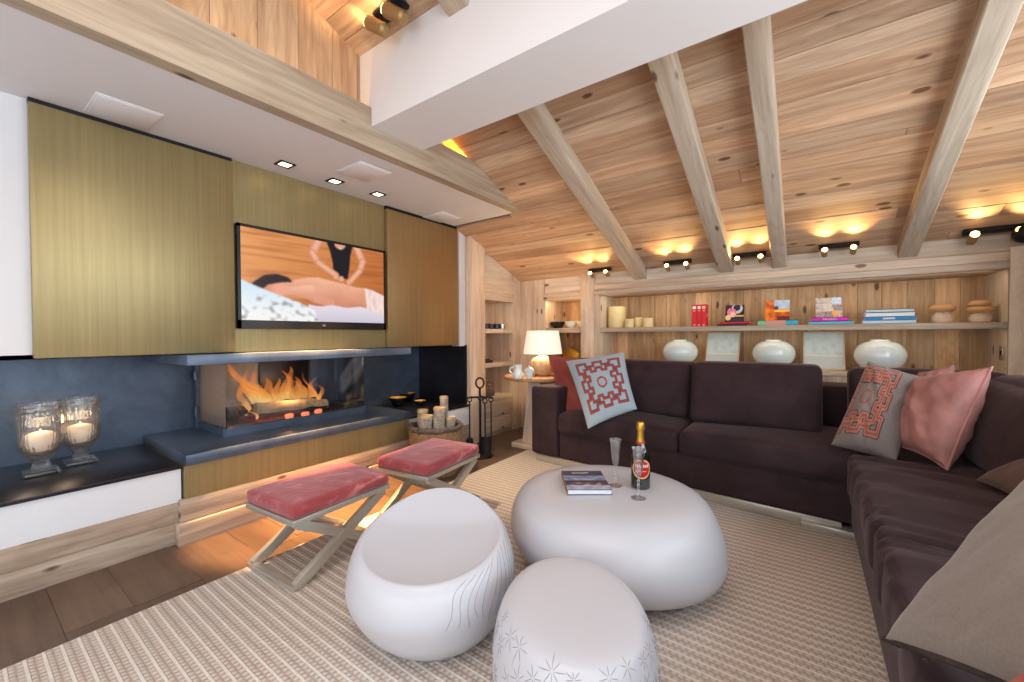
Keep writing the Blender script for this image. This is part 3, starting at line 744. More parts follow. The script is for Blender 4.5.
# bowls on the cabinet
def bowl(c_, r, h, label, outer='black', inner='goldpaint', name='bowl', group='small bowls by the fireplace'):
    t = thing(name, label, 'bowl', c_, group)
    b = B(73); b.lathe([(r * .45, 0), (r * .5, .004), (r * .8, h * .4), (r, h * .85), (r, h)], n=28, cap=False); b.build('shell', outer, t, False)
    b = B(74); b.lathe([(r, h), (r * .93, h * 1.0), (r * .75, h * .45), (r * .4, h * .2), (0.001, h * .15)], n=28, cap=False); b.build('lining', inner, t, False)
p = onz(398, 406, .416); bowl((p.x, p.y, .416), .080, .085, 'larger dark bowl with gold lining on the dark cabinet top, at the front')
p = onz(408, 400.5, .416); bowl((p.x, p.y, .416), .078, .08, 'dark bowl with gold lining standing behind the larger one')
p = onz(420, 405.5, .416); bowl((p.x, p.y, .416), .055, .05, 'smallest dark bowl with gold lining beside the larger two')

for yy, xx in ((2.5, -2.98), (.38, -3.0)):
    spot('niche_downlight', (xx, yy, .97), (xx, yy, 0), 7, 110, WARM2, .9, .02)
# log basket
BC = V((-2.42, 2.31, 0)); t = thing('log_basket', 'round wicker log basket with fur rim standing by the hearth', 'basket', BC)
b = B(75); prof = []
for i in range(25):
    z = i / 24 * .35; prof.append((.175 + .035 * math.sin(z / .35 * PI / 2) + .004 * math.sin(i * PI), z))
b.lathe([(.16, 0.0)] + prof + [(.19, .34), (.165, .02), (0.001, .02)], n=40, f=lambda p: p + V((p.x, p.y, 0)).normalized() * (.005 * math.sin(math.atan2(p.y, p.x) * 28 + (0 if int(p.z * 80) % 2 else PI)) if p.length > .1 else 0), cap=False); b.build('basket_body', 'wicker', t, False)
b = B(76); b.tube([(math.cos(a * 2 * PI / 40) * .203, math.sin(a * 2 * PI / 40) * 0.2, .37 + .006 * math.sin(a * 5)) for a in range(40)], .021, 10, True); b.build('rim', 'fur', t, False)
for s_ in (-1, 1):
    b = B(77); b.tube([(s_ * .21, .06 - .12 * i / 8, .24 + .07 * math.sin(i / 8 * PI) * -1) for i in range(9)], .01, 8); b.build('handle', 'wicker', t, False)
for i, (dx, dy, h, r, lb) in enumerate(((-.10, -.05, .50, .045, 'birch log standing in the basket, leftmost one'), (-.01, -.09, .47, .052, 'thick birch log at the front of the basket'), (.07, -.02, .53, .05, 'tallest birch log right of the middle of the basket'), (.12, .06, .45, .042, 'short birch log at the right of the basket'), (.01, .09, .60, .036, 'pale birch log sticking up at the back of the basket'))):
    b = B(80 + i); n_ = 7
    b.tube([(0.004 * math.sin(j * 2 + i), .004 * math.cos(j * 2), j / (n_ - 1) * (h - .03)) for j in range(n_)], [r * .93 * (1 + .04 * math.sin(j * 3 + i)) for j in range(n_)], 16, cap=False)
    tt = thing('birch_log', lb, 'firewood', BC + V((dx * .95, dy * .95, .03)), 'birch logs in the basket')
    b.build('bark', 'bark', tt, False)
    b = B(90 + i); b.lathe([(.001, h - .030), (r * .97, h - .031), (r * .97, h - .05)], n=16, cap=False); b.build('sawn_end', 'logend', tt, False)

# fire irons
FT = V((-2.40, 2.84, 0)); t = thing('fireplace_tool_stand', 'black iron fireplace tool stand with ring top beside the log basket', 'tool stand', FT)
b = B(95); b.lathe([(.115, 0), (.118, .012), (.10, .022), (.02, .03), (.012, .04)], n=28); b.build('base', 'iron', t, False)
b = B(96); b.tube([(0, 0, .03), (0, 0, .62)], .010, 8); b.build('pole', 'iron', t, False)
cdir = RT * 1.0; cdir = V((cdir.x, cdir.y, 0)).normalized()
b = B(97); b.tube([cdir * (.036 * math.cos(a * 2 * PI / 20)) + V((0, 0, .665 + .045 * math.sin(a * 2 * PI / 20))) for a in range(20)], .009, 8, True); b.build('ring_handle', 'iron', t, False)
b = B(98); b.tube([cdir * -.12 + V((0, 0, .525)), cdir * -.09 + V((0, 0, .535)), cdir * .09 + V((0, 0, .535)), cdir * .12 + V((0, 0, .525))], .009, 8)
pd = V((-cdir.y, cdir.x, 0)); b.tube([pd * -.09 + V((0, 0, .533)), pd * .09 + V((0, 0, .533))], .009, 8); b.build('crossbar', 'iron', t, False)
for kk, (dv, kind, lb) in enumerate(((cdir * -.095, 'brush', 'black iron hearth brush hanging at the left of the stand'), (cdir * .10, 'poker', 'black iron poker hanging at the right of the stand'), (cdir * .05 - pd * .075, 'shovel', 'black iron ash shovel hanging at the front of the stand'), (cdir * .0 + pd * .085, 'tongs', 'black iron tongs hanging behind the stand pole'))):
    tt = thing('fire_' + kind, lb, 'fire tool', FT + dv, 'fire irons hanging on the stand')
    b = B(100 + kk); b.tube([(0, 0, .10), (0, 0, .50)], .006, 8); b.tube([cdir * (.02 * math.cos(a * 2 * PI / 14)) + V((0, 0, .515 + .022 * math.sin(a * 2 * PI / 14))) for a in range(14)], .005, 6, True); b.build('handle', 'iron', tt, False)
    b = B(105 + kk)
    if kind == 'brush': b.lathe([(.012, .17), (.03, .16), (.04, .07), (.042, .05), (0.001, .05)], n=16, cap=False)
    elif kind == 'shovel':
        b.grid(lambda u, v: cdir * ((u - .5) * (.09 + .02 * v)) + pd * (-.012 - .02 * (1 - (2 * u - 1) ** 2)) + V((0, 0, .20 - v * .15)), 10, 8)
        b.grid(lambda u, v: cdir * ((u - .5) * (.09 + .02 * v)) + pd * (-.008 - .02 * (1 - (2 * u - 1) ** 2)) + V((0, 0, .20 - v * .15)), 10, 8, flip=True)
    elif kind == 'poker': b.tube([(0, 0, .10), (0, 0, .06), cdir * .02 + V((0, 0, .05)), cdir * .035 + V((0, 0, .075))], [.006, .007, .006, .002], 8)
    else: b.tube([(0, 0, .12), cdir * .03 + V((0, 0, .09)), cdir * .012 + V((0, 0, .05))], .005, 8); b.tube([(0, 0, .12), cdir * -.03 + V((0, 0, .09)), cdir * -.012 + V((0, 0, .05))], .005, 8)
    b.build({'brush': 'bristles', 'shovel': 'scoop', 'poker': 'hook', 'tongs': 'jaws'}[kind], 'iron', tt, False)

# ------------------------------------------------------------------ soffit fittings
def flatspk(q, label):
    c_ = sum((onz(x, y, 2.15) for x, y in q), V()) / 4; c_.z = 2.15
    t = thing('ceiling_speaker', label, 'speaker', (c_.x, c_.y, 2.15), 'flush speakers in the white ceiling')
    b = B(110); b.box((-.13, -.115, -.006), (.13, .115, 0), 0, .002); b.build('frame', 'white', t, False)
    b = B(111); b.box((-.12, -.105, -.009), (.12, .105, -.006), 0, .001); b.build('grille', 'grill', t, False)
flatspk(((94, 94), (161, 112), (148, 131), (88, 111)), 'flush square white ceiling speaker over the left brass panel')
flatspk(((356, 162), (389, 173), (371, 181), (338, 170)), 'flush square white ceiling speaker over the television')
flatspk(((440, 213), (460, 217), (440, 222), (425, 216)), 'flush square white ceiling speaker over the right brass panel')
for i, (px, py) in enumerate(((285, 164), (335, 181), (378, 194))):
    p = onz(px, py, 2.15)
    t = thing('recessed_downlight', 'square recessed downlight with lit lamp, %s of the three over the television' % ('leftmost', 'middle', 'rightmost')[i], 'downlight', (p.x, p.y, 2.15), 'downlights in the white ceiling')
    b = B(112)
    for (x0, x1, yy0, yy1) in ((-.045, .045, -.045, -.032), (-.045, .045, .032, .045), (-.045, -.032, -.045, .045), (.032, .045, -.045, .045)): b.box((x0, yy0, -.006), (x1, yy1, .0))
    b.build('trim_ring', 'iron', t, False)
    b = B(113); b.box((-.032, -.032, -.003), (.032, .032, -.001)); b.build('lamp', 'lampdown', t, False)
    spot('downlight_beam', (p.x, p.y, 2.138), (p.x + .12, p.y, 0) if i < 2 else (-1.78, 2.62, 0), 820 if i < 2 else 150, 32 if i < 2 else 44, (1, .52, .20) if i < 2 else (1, .74, .48), .5 if i < 2 else .9)

# cove strip lights (behind the beam, and under the hearth)
area('cove_strip', (-2.03, .2, 2.22), (-2.03, .2, 4), .02, 2.3, 4.2, (1, .58, .16)).rotation_euler = (PI, 0, 0)
area('cove_strip', (-2.03, 2.3, 2.22), (-2.03, 2.3, 4), .02, .9, 13, (1, .55, .08)).rotation_euler = (PI, 0, 0)
b = B(114); b.box((-2.045, YF + .1, 2.2005), (-2.015, 2.9, 2.21), 1); tag(b.build('led_strip', 'iron'), 'LED strip lying hidden in the cove behind the long ceiling beam', 'light strip')

# spotlight pairs
def spotpair(c_, rowdir, up, dirv, label, gap=.16, s=1.0, name='ceiling_spotlight', power=3.0, plate=True):
    """plate fixed at c_ along rowdir, two heads held at c_+up, aiming along dirv"""
    c_ = V(c_); rowdir = V(rowdir).normalized(); up = V(up); dirv = V(dirv).normalized()
    t = thing(name, label, 'spotlight', c_, 'twin ceiling spotlights')
    b = B(115); b.bar(c_ - rowdir * (gap * .72) + up.normalized() * .012, c_ + rowdir * (gap * .72) + up.normalized() * .012, .06 * s, .022, up, .003); b.build('mounting_plate', 'iron', t)
    for sg in (-1, 1):
        h = c_ + rowdir * sg * gap / 2 + up
        b = B(116); b.tube([c_ + rowdir * sg * gap / 2 + up.normalized() * .015, h], .007 * s, 8); ar = b.build('arm', 'iron', t)
        b = B(117); q = [h - dirv * .055 * s, h - dirv * .045 * s, h + dirv * .05 * s, h + dirv * .055 * s]
        b.tube(q, [.018 * s, .027 * s, .029 * s, .028 * s], 16); hd = b.build('lamp_head', 'brass_dark', t)
        b = B(118); b.tube([h + dirv * .0555 * s, h + dirv * .063 * s], .024 * s, 16); b.build('bulb', 'bulb', hd)
        spot('spot_beam', h + dirv * .085 * s, h + dirv, power, 84, (1, .60, .22), .8, .02)
nrm_c = V((0, -SL, -1)).normalized()
CX = ((-1.70, 'pair of brass spotlights at the top of the back wall, leftmost by the corner'), (-.95, 'pair of brass spotlights between the first and second rafters from the left'), (-.385, 'pair of brass spotlights between the second and third rafters from the left'), (.19, 'pair of brass spotlights between the third and fourth rafters from the left'), (.96, 'pair of brass spotlights at the right end by the curtain'))
for x, lb in CX:
    yy = 3.90; c_ = V((x, yy, cz(yy) - .006)); spotpair(c_, (1, 0, 0), nrm_c * .062, V((0, -.9, .42)), lb, .165 if x < .5 else .19, .72 if x < .5 else .85, 'ceiling_spotlight', 10)
yy = 1.335; c_ = V((-1.69, yy, cz(yy) - .006))
spotpair(c_, (.85, .0, .0), nrm_c * .085, V((-.66, -.15, .46)), 'pair of brass cylinder spotlights above the white roof beam, upper left', .14, 1.2, 'ceiling_spotlight', 1.8)

# ------------------------------------------------------------------ shelving
ls = thing('built_in_shelf_unit', 'narrow pine shelf recess with drawers in the left boarded wall', 'shelves', (-2.9, 3.57, 0))
for z in (1.165, .797, .43):
    b = B(120); b.vary(.98, 1.08, .02); b.box((-3.10, 3.306, z - .05), (-2.755, 3.844, z), 1, .003); b.build('shelf', 'pine_pale', ls)
for z0, z1 in ((.05, .20), (.205, .375)):
    b = B(121); b.vary(.9, 1.0, .02); b.box((-3.08, 3.312, z0), (-2.752, 3.838, z1), 1, .004); b.build('drawer', 'pine_pale', ls)
b = B(122); b.box((-3.08, 3.306, 0), (-2.77, 3.844, .05), 1); b.build('plinth', 'pine_grey', ls)
cs = thing('corner_shelf_unit', 'pine shelf recess in the back wall behind the table lamp', 'shelves', (-2.18, 4.2, 0))
for z in (1.17, .755, .36):
    b = B(123); b.vary(.98, 1.08, .02); b.box((-2.408, 4.005, z - .05), (-1.952, 4.395, z), 0, .003); b.build('shelf', 'pine_pale', cs)
bs = thing('wall_bookcase', 'long pine bookcase recess along the back wall above the sofa', 'bookcase', (-.35, 4.2, 0))
b = B(124); b.vary(.98, 1.04, .01); b.box((-1.744, 3.995, 1.125), (1.049, 4.395, 1.167), 0, .003); b.build('shelf', 'pine_grey', bs)
b = B(125); b.vary(1.0, 1.05, .01); b.box((-1.744, 3.985, .77), (1.049, 4.395, .80), 0, .003); b.build('ledge', 'pine_pale', bs)
b = B(126); planks(b, (-1.744, 3.995, 0), (0, 0, 1), (1, 0, 0), (0, -1, 0), .77, 2.79, .14, .02, 3, 4, .002, .9, 1.1, .02); b.build('lower_front', 'pine_pale', bs)
ST = 1.168
for z_, w_ in ((1.503, 2.6), (1.120, 1.0)):
    area('shelf_strip', (-.35, 4.03, z_), (-.35, 4.25, z_ - .4), 2.7, .02, w_, (1, .84, .62))
area('shelf_strip', (-2.18, 4.03, 1.478), (-2.18, 4.25, 1.1), .4, .02, 1.2, WARM2)
area('shelf_strip', (-2.79, 3.575, 1.462), (-2.95, 3.575, 1.1), .02, .5, 1.2, WARM2)
def shelfpt(px, Y=4.14): return ony(px, 330, Y).x
def pillar(px0, px1, pytop, label, Y):
    x0 = shelfpt(px0, Y); x1 = shelfpt(px1, Y); r = (x1 - x0) / 2 * .97; c_ = (x0 + x1) / 2; h = ony((px0 + px1) / 2, pytop, Y).z - ST
    t = thing('pillar_candle', label, 'candle', (c_, Y, ST), 'ivory candles on the long shelf')
    b = B(130); b.lathe([(r * .97, 0), (r, .006), (r, h - .006), (r * .95, h), (r * .6, h - .004), (.004, h - .008)], n=28); b.build('wax', 'wax', t, False)
    b = B(131); b.tube([(0, 0, h - .01), (.002, 0, h + .012)], .002, 6); b.build('wick', 'char', t, False)
pillar(608.8, 625.7, 307, 'tall thick ivory pillar candle at the left end of the long shelf', 4.2)
pillar(625.2, 634, 319, 'shortest ivory candle right beside the tall thick one', 4.12)
pillar(634.3, 643, 317.5, 'small ivory candle second from the right of the candle row', 4.2)
pillar(643, 653.4, 318, 'wider small ivory candle at the right end of the candle row', 4.12)

def text(s_, size, o_, parent, mat_, name='lettering', rot=None, loc=(0, 0, 0), width=None):
    cu = bpy.data.curves.new('tmp', 'FONT'); cu.body = s_; cu.size = size; cu.align_x = 'CENTER'; cu.align_y = 'CENTER'; cu.extrude = .0004
    tmp = bpy.data.objects.new('tmp', cu); COL.objects.link(tmp); dg = bpy.context.evaluated_depsgraph_get()
    me = bpy.data.meshes.new_from_object(tmp.evaluated_get(dg)); bpy.data.objects.remove(tmp)
    if width:
        ww = max(v.co.x for v in me.vertices) - min(v.co.x for v in me.vertices); me.transform(Matrix.Scale(width / ww, 4, (1, 0, 0)))
    o = bpy.data.objects.new(name, me); COL.objects.link(o); me.materials.clear(); me.materials.append(M[mat_]); o.parent = parent; o.location = loc
    if rot: o.rotation_euler = rot
    return o
def flatbook(px0, px1, z0, th, depth, Y, color, label, group, spinefn=None, pages=(236, 230, 220), skew=0.0, title=None):
    x0 = shelfpt(px0, Y); x1 = shelfpt(px1, Y); c_ = (x0 + x1) / 2; w_ = x1 - x0
    t = thing('book', label, 'book', (c_, Y, z0), group, skew); h = w_ / 2
    b = B(135); b.tone = lin(color)
    b.box((-h, 0, 0), (h, depth, .003), 0); b.box((-h, 0, th - .003), (h, depth, th), 0)
    if spinefn: b.raster((-h, -.0005, 0), (w_, 0, 0), (0, 0, th), 60, 6, spinefn)
    b.box((-h, 0, 0), (h, .003, th), 0); b.build('cover', 'paint', t, False)
    b = B(136); b.tone = lin(pages); b.box((-h + .004, .004, .0032), (h - .004, depth - .004, th - .0032), 0); b.build('pages', 'paint', t, False)
    if title: text(title, th * .75, None, t, 'white', 'title', (PI / 2, 0, 0), (0, -.0012, th / 2), w_ * .38)
    return t
def standbook(px0, px1, zb, pytop, Y, fn, label, group, lean=.04, th=.02):
    x0 = shelfpt(px0, Y); x1 = shelfpt(px1, Y); c_ = (x0 + x1) / 2; w_ = x1 - x0; h = ony((px0 + px1) / 2, pytop, Y).z - zb
    t = thing('book', label, 'book', (c_, Y, zb), group)
    t.rotation_euler = (-math.atan2(lean, h), 0, 0)
    b = B(137); b.raster((-w_ / 2, -.0006, 0), (w_, 0, 0), (0, 0, h), 72, 72, fn); b.tone = lin((50, 45, 50)); b.box((-w_ / 2, 0, 0), (w_ / 2, .002, h)); b.box((-w_ / 2, th - .002, 0), (w_ / 2, th, h)); b.build('cover', 'paint', t, False)
    b = B(138); b.tone = lin((235, 230, 220)); b.box((-w_ / 2 + .003, .0022, .003), (w_ / 2 - .003, th - .0022, h - .003)); b.build('pages', 'paint', t, False)
G1_ = 'books on the long shelf'
# red volumes
xs = [691.8, 697.0, 701.3, 706.5]
for i in range(3):
    Y = 4.12 + i * .004; x0 = shelfpt(xs[i], Y); x1 = shelfpt(xs[i + 1], Y) - .002; h = ony(700, 304.6, Y).z - ST
    t = thing('book', ['red upright book with small white emblem, leftmost of the three', 'red upright book with small white emblem, middle of the three', 'red upright book with its front cover showing, rightmost of three'][i], 'book', ((x0 + x1) / 2, Y, ST), G1_, -.0 if i < 2 else 0)
    w_ = x1 - x0
    def sp(u, v, i=i):
        c = (206, 34, 48)
        if .80 < v < .92 and .15 < u < .85: c = (240, 226, 220) if i < 2 else (214, 190, 140)
        if .70 < v < .73 and .25 < u < .75: c = (240, 170, 170)
        if .05 < v < .09 and .3 < u < .7: c = (240, 200, 200)
        return c
    b = B(140); b.raster((-w_ / 2, -.0006, 0), (w_, 0, 0), (0, 0, h), 16, 48, sp); b.tone = lin((206, 34, 48)); b.box((-w_ / 2, 0, 0), (-w_ / 2 + .003, .09, h)); b.box((-w_ / 2, 0, 0), (w_ / 2, .003, h))
    b.box((w_ / 2 - .003, 0, 0), (w_ / 2, .09, h)); b.build('cover', 'paint', t, False)
    b = B(141); b.tone = lin((236, 230, 220)); b.box((-w_ / 2 + .0032, .004, .004), (w_ / 2 - .0032, .087, h - .004)); b.build('pages', 'paint', t, False)
    if i == 2:
        def cv(u, v): return (240, 225, 225) if (.35 < u < .75 and .42 < v < .62) else (214, 40, 54)
        b = B(142); b.raster((w_ / 2 + .0006, 0, 0), (0, .09, 0), (0, 0, h), 20, 24, cv); o = b.build('front_cover', 'paint', t, False)
# flower stack
flatbook(716.8, 747, ST, .0095 * 2, .18, 4.09, (58, 46, 64), 'dark flat book lying under the red one beneath the floral cover', G1_)
flatbook(719.5, 749.5, ST + .0192, .02, .18, 4.09, (198, 40, 44), 'red flat book lying under the dark floral upright book', G1_)
def f_pic(u, v):
    c = (28, 26, 34)
    if math.hypot(u - .62, (v - .78)) < .30 and math.hypot(u - .62, v - .85) > .19 + .05 * noise.noise(V((u * 9, v * 9, 0))): c = (176, 184, 206)
    if math.hypot(u - .33, v - .58) < .24: c = mixc((224, 150, 180), (206, 70, 130), max(0, noise.noise(V((u * 8, v * 8, 2))) + .4))
    if math.hypot(u - .42, v - .42) < .15: c = (238, 190, 170)
    if math.hypot(u - .16, v - .25) < .16: c = (230, 206, 150)
    if .30 < v < .40 and u > .45: c = (216, 160, 84)
    if v < .22 and u > .3: c = (46, 52, 78)
    return c
standbook(725, 743.7, ST + .0395, 304.3, 4.19, f_pic, 'upright book with dark floral cover on the red flat book', G1_)
# orange stack
flatbook(757.6, 766, ST, .042, .18, 4.09, (120, 196, 150), 'small green book standing at the left below the orange cover', G1_)
def sal(u, v): return mixc((206, 150, 134), (150, 176, 190), max(0, min(1, noise.noise(V((u * 14, v * 3, 5))) * 1.4)))
flatbook(766, 785.5, ST, .042, .18, 4.09, (206, 150, 136), 'salmon patterned book lying below the upright orange cover', G1_, sal)
flatbook(785.5, 798, ST, .042, .18, 4.09, (52, 172, 204), 'turquoise book at the right below the upright orange cover', G1_)
def o_pic(u, v):
    n_ = noise.noise(V((u * 5, v * 5, 8)))
    c = mixc((232, 130, 40), (170, 70, 24), max(0, min(1, .5 + n_)))
    if v > .55 and u > .38: c = mixc((150, 180, 214), (220, 200, 190), max(0, n_ + .3))
    if .42 < v < .52 and u > .4: c = (244, 186, 70)
    if v < .22 and u > .5: c = (96, 44, 28)
    if math.hypot(u - .46, v - .62) < .10: c = (70, 70, 50)
    return c
standbook(764.5, 789.5, ST + .043, 299.5, 4.19, o_pic, 'upright book with orange autumn landscape cover', G1_)
# palazzo stack
flatbook(808.5, 854, ST, .027, .2, 4.07, (96, 178, 220), 'light blue flat book under the magenta one', G1_)
flatbook(812, 848, ST + .0275, .030, .19, 4.08, (226, 30, 186), 'magenta flat book with white spine title', G1_, None, (236, 230, 220), 0, 'PALAZZO')
def p_pic(u, v):
    i = int(u * 3 + (.15 if v > .5 else 0)); j = int(v * 2.99); q = noise.noise(V((i * 3.1, j * 5.7, 1))); n_ = noise.noise(V((u * 14, v * 14, 3)))
    c = mixc((206, 196, 186), (96, 84, 88), max(0, min(1, .45 + q * .9 + n_ * .45)))
    if i == 2 and j == 2: c = mixc((196, 216, 236), (150, 170, 196), n_ + .3)
    if math.hypot(u - .74, v - .22) < .12: c = (232, 172, 60)
    if abs(v - .66) < .02 or abs(v - .33) < .015: c = (200, 196, 196)
    return c
standbook(815.5, 842.5, ST + .058, 296.8, 4.18, p_pic, 'upright book with a grid of interior photographs on its cover', G1_)
# blue stack
zz = ST
for i, (x0, x1, th, cc, lb, fn) in enumerate(((862.6, 916, .027, (186, 214, 238), 'pale blue flat book at the bottom of the blue stack', None), (864.5, 917, .024, (46, 130, 190), 'bright blue flat book second from bottom of the blue stack', lambda u, v: (206, 220, 236) if (.36 < u < .6 and .25 < v < .75) else (46, 130, 190)), (865.5, 914.5, .032, (226, 234, 242), 'white flat book second from top of the blue stack', None), (866, 914, .024, (190, 216, 226), 'pale aqua flat book on top of the blue stack', None))):
    flatbook(x0, x1, zz, th, .2, 4.07, cc, lb, G1_, fn); zz += th + .0004
# wooden mushrooms
def mushroom(px0, px1, label, caps, Y=4.15):
    x0 = shelfpt(px0, Y); x1 = shelfpt(px1, Y); c_ = (x0 + x1) / 2; R = (x1 - x0) / 2
    t = thing('wooden_mushroom', label, 'ornament', (c_, Y, ST), 'turned wooden mushrooms on the long shelf')
    s_ = R / .075
    b = B(150); b.lathe([(.052, 0), (.060, .008), (.062, .03), (.052, .06), (.040, .08), (.036, .085)] if caps == 1 else [(.050, 0), (.060, .008), (.064, .03), (.056, .055), (.042, .07)], n=28, f=lambda p: V((p.x * s_, p.y * s_, p.z))); b.build('stem', 'pine_pale', t, False)
    b = B(151)
    if caps == 1: b.lathe([(.034, .080), (.066, .084), (.077, .10), (.072, .118), (.05, .130), (.001, .134)], n=32, f=lambda p: V((p.x * s_, p.y * s_, p.z)))
    else: b.lathe([(.034, .066), (.066, .070), (.078, .086), (.070, .104), (.05, .112), (.001, .114)], n=32, f=lambda p: V((p.x * s_ + .12 * (p.z - .09), p.y * s_, p.z)))
    b.build('cap', 'olive_wood', t, False)
    if caps == 2:
        b = B(152); b.lathe([(.030, .110), (.052, .112), (.062, .122), (.056, .142), (.036, .152), (.001, .154)], n=32, f=lambda p: V((p.x * s_ - .004, p.y * s_, p.z))); b.build('cap', 'olive_wood', t, False)
mushroom(928.6, 956, 'turned wooden mushroom with one flat cap on the long shelf', 1)
mushroom(966, 994.5, 'turned wooden mushroom with two stacked caps at the shelf end', 2)
# vases
def vase(px0, px1, zt, Y, label):
    x0 = ony(px0, 352, Y).x; x1 = ony(px1, 352, Y).x; c_ = (x0 + x1) / 2; R = (x1 - x0) / 2 * .985; h = zt - .801; k_ = h / .235
    t = thing('squat_vase', label, 'vase', (c_, Y, .801), 'pale squat vases above the sofa')
    prof = []
    for i in range(23):
        a = -PI / 2 + .42 + (PI - .42 - .36) * i / 22
        prof.append((R * math.cos(a) ** .72 if math.cos(a) > 0 else 0, (.122 + .108 * math.sin(a)) * k_))
    b = B(155); b.lathe([(R * .42, 0), (R * .42, .008)] + prof, n=48); b.build('body', 'celadon', t, False)
    b = B(156); b.lathe([(prof[-1][0], prof[-1][1] - .002), (R * .36, h - .006), (R * .37, h), (R * .30, h), (R * .29, h - .03)], n=36, cap=False); b.build('neck', 'ceramic', t, False)
vase(663, 698, 1.045, 4.14, 'pale squat vase at the left, behind the sofa corner cushions')
vase(752, 796, 1.047, 4.14, 'pale squat vase between the two framed pale panels')
vase(853, 908, 1.05, 4.14, 'largest pale squat vase at the right, behind the patterned cushion')
# leaning panels
def leaning(px0t, px1t, px0b, px1b, label):
    Yt, Yb_, zb, zt = 4.36, 4.20, .802, 1.115
    xl = [ony(px0t, 335, Yt).x, ony(px1t, 335, Yt).x, ony(px0b, 365, Yb_).x, ony(px1b, 365, Yb_).x]
    w_ = (xl[1] - xl[0] + xl[3] - xl[2]) / 2; c_ = (sum(xl)) / 4; h = math.hypot(Yt - Yb_, zt - zb); ang = math.atan2(Yt - Yb_, zt - zb)
    t = thing('framed_picture', label, 'picture', (c_, Yb_, zb), 'pale framed pictures leaning in the bookcase')
    t.rotation_euler = (-ang, 0, 0)
    b = B(158); e = .012
    for lo, hi in (((-w_ / 2, 0, 0), (-w_ / 2 + e, .018, h)), ((w_ / 2 - e, 0, 0), (w_ / 2, .018, h)), ((-w_ / 2, 0, 0), (w_ / 2, .018, e)), ((-w_ / 2, 0, h - e), (w_ / 2, .018, h))): b.box(lo, hi)
    b.build('frame', 'pine_pale', t, False)
    def pf(u, v):
        c = mixc((214, 224, 222), (190, 206, 206), max(0, noise.noise(V((u * 6, v * 8, 1))) * 1.2))
        if abs(v - .36) < .018: c = (244, 226, 210)
        if v < .34: c = mixc((206, 212, 210), (190, 198, 198), max(0, noise.noise(V((u * 20, v * 30, 3)))))
        return c
    b = B(159); b.raster((-w_ / 2 + e, .006, e), (w_ - 2 * e, 0, 0), (0, 0, h - 2 * e), 40, 50, pf); b.box((-w_ / 2 + e, .0075, e), (w_ / 2 - e, .012, h - e)); b.build('picture', 'paint', t, False)
leaning(708, 739, 705, 740, 'pale framed picture leaning between the left and middle vases')
leaning(803.5, 843, 803, 847, 'pale framed picture leaning between the middle and right vases')
# left shelf ornaments
for i, (a, c_) in enumerate(((484.2, 488.2), (488.8, 493), (494.3, 499), (500.2, 504))):
    y0_, y1_ = onx(a, 328, -2.80).y, onx(c_, 328, -2.80).y; r = (y1_ - y0_) / 2
    b = B(160 + i); b.lathe([(r * .8, 0), (r, .006), (r, .055), (r * .85, .055), (r * .8, .01), (.001, .008)], n=20, cap=False)
    o = b.build('tumbler', 'steel_dk' if i < 3 else 'chrome'); o.location = (-2.80, (y0_ + y1_) / 2, 1.1655); tag(o, 'small %s cup on the upper left shelf, %s in the row' % (('dark', 'dark', 'grey', 'slim silver')[i], ('leftmost', 'second', 'third', 'rightmost')[i]), 'cup', 'cups on the upper left shelf')
t = thing('lidded_box', 'dark brown leather box with small clasp on the lower left shelf', 'box', (-2.84, 3.43, .431))
b = B(165); b.box((-.07, -.105, 0), (.07, .095, .16), 2, .006); b.build('body', 'taupe', t, False)
b = B(166); b.box((-.071, -.106, .161), (.071, .096, .195), 1, .006); b.build('lid', 'taupe', t, False)
b = B(167); b.box((.071, -.03, .13), (.076, .02, .14), 1, .001); b.build('clasp', 'chrome', t, False)
b = B(168); b.box((-2.87, 3.34, .798), (-2.77, 3.50, .825), 1, .004); b.box((-2.86, 3.35, .825), (-2.78, 3.46, .84), 1, .003); tag(b.build('notebook', 'char'), 'small dark notebook pile on the middle left shelf', 'book')
# corner shelf ornaments
for i, (px0, px1, mt, lb) in enumerate(((551, 564.5, 'black', 'dark bowl on the corner shelf above the lamp, leftmost of three'), (565.2, 577, 'ceramic', 'white footed bowl on the corner shelf, middle of three'), (577.2, 588, 'celadon', 'pale bowl on the corner shelf, half hidden by the post'))):
    Y = 4.14; x0 = ony(px0, 328, Y).x; x1 = ony(px1, 328, Y).x; bowl(((x0 + x1) / 2, Y, 1.1705), (x1 - x0) / 2 * .95, .075, lb, mt, mt, 'bowl', 'bowls on the corner shelf')
p = ony(571, 350, 4.2); t = thing('display_plate', 'oval olive gold plate on a stand on the lower corner shelf', 'plate', (p.x, 4.2, .7555))
b = B(170); b.lathe([(.001, .012), (.06, .010), (.10, .0), (.105, -.006), (.10, -.010), (.001, -.006)], n=36, f=lambda q: V((q.x * 1.05, -q.z, q.y * .85 + .10))); b.build('plate', 'gold', t, False)
b = B(171); b.tube([(-.06, -.03, 0), (-.05, 0, .012), (.05, 0, .012), (.06, -.03, 0)], .006, 8); b.tube([(0, .0, .012), (0, .05, .0)], .006, 8); b.build('stand', 'iron', t, False)
# sockets
def socket(c_, ax, label):
    t = thing('wall_socket', label, 'socket', c_, 'brushed metal wall sockets')
    s_ = (.004, .03, .045) if ax == 0 else (.03, .004, .045)
    b = B(172); b.box([-v for v in s_], s_, 2, .002); b.build('plate', 'chrome', t, False)
    b = B(173); q = (.006, .012, .015) if ax == 0 else (.012, .006, .015); b.box([-v for v in q], q, 2, .001); b.build('switch', 'iron', t, False)
p = ony(607.5, 351, 4.38); socket((p.x + .03, 4.38, p.z), 1, 'metal wall socket at the left end of the bookcase recess')
p = onx(1001.5, 353, 1.046); socket((1.046, p.y, p.z), 0, 'metal wall socket at the right end of the bookcase recess')

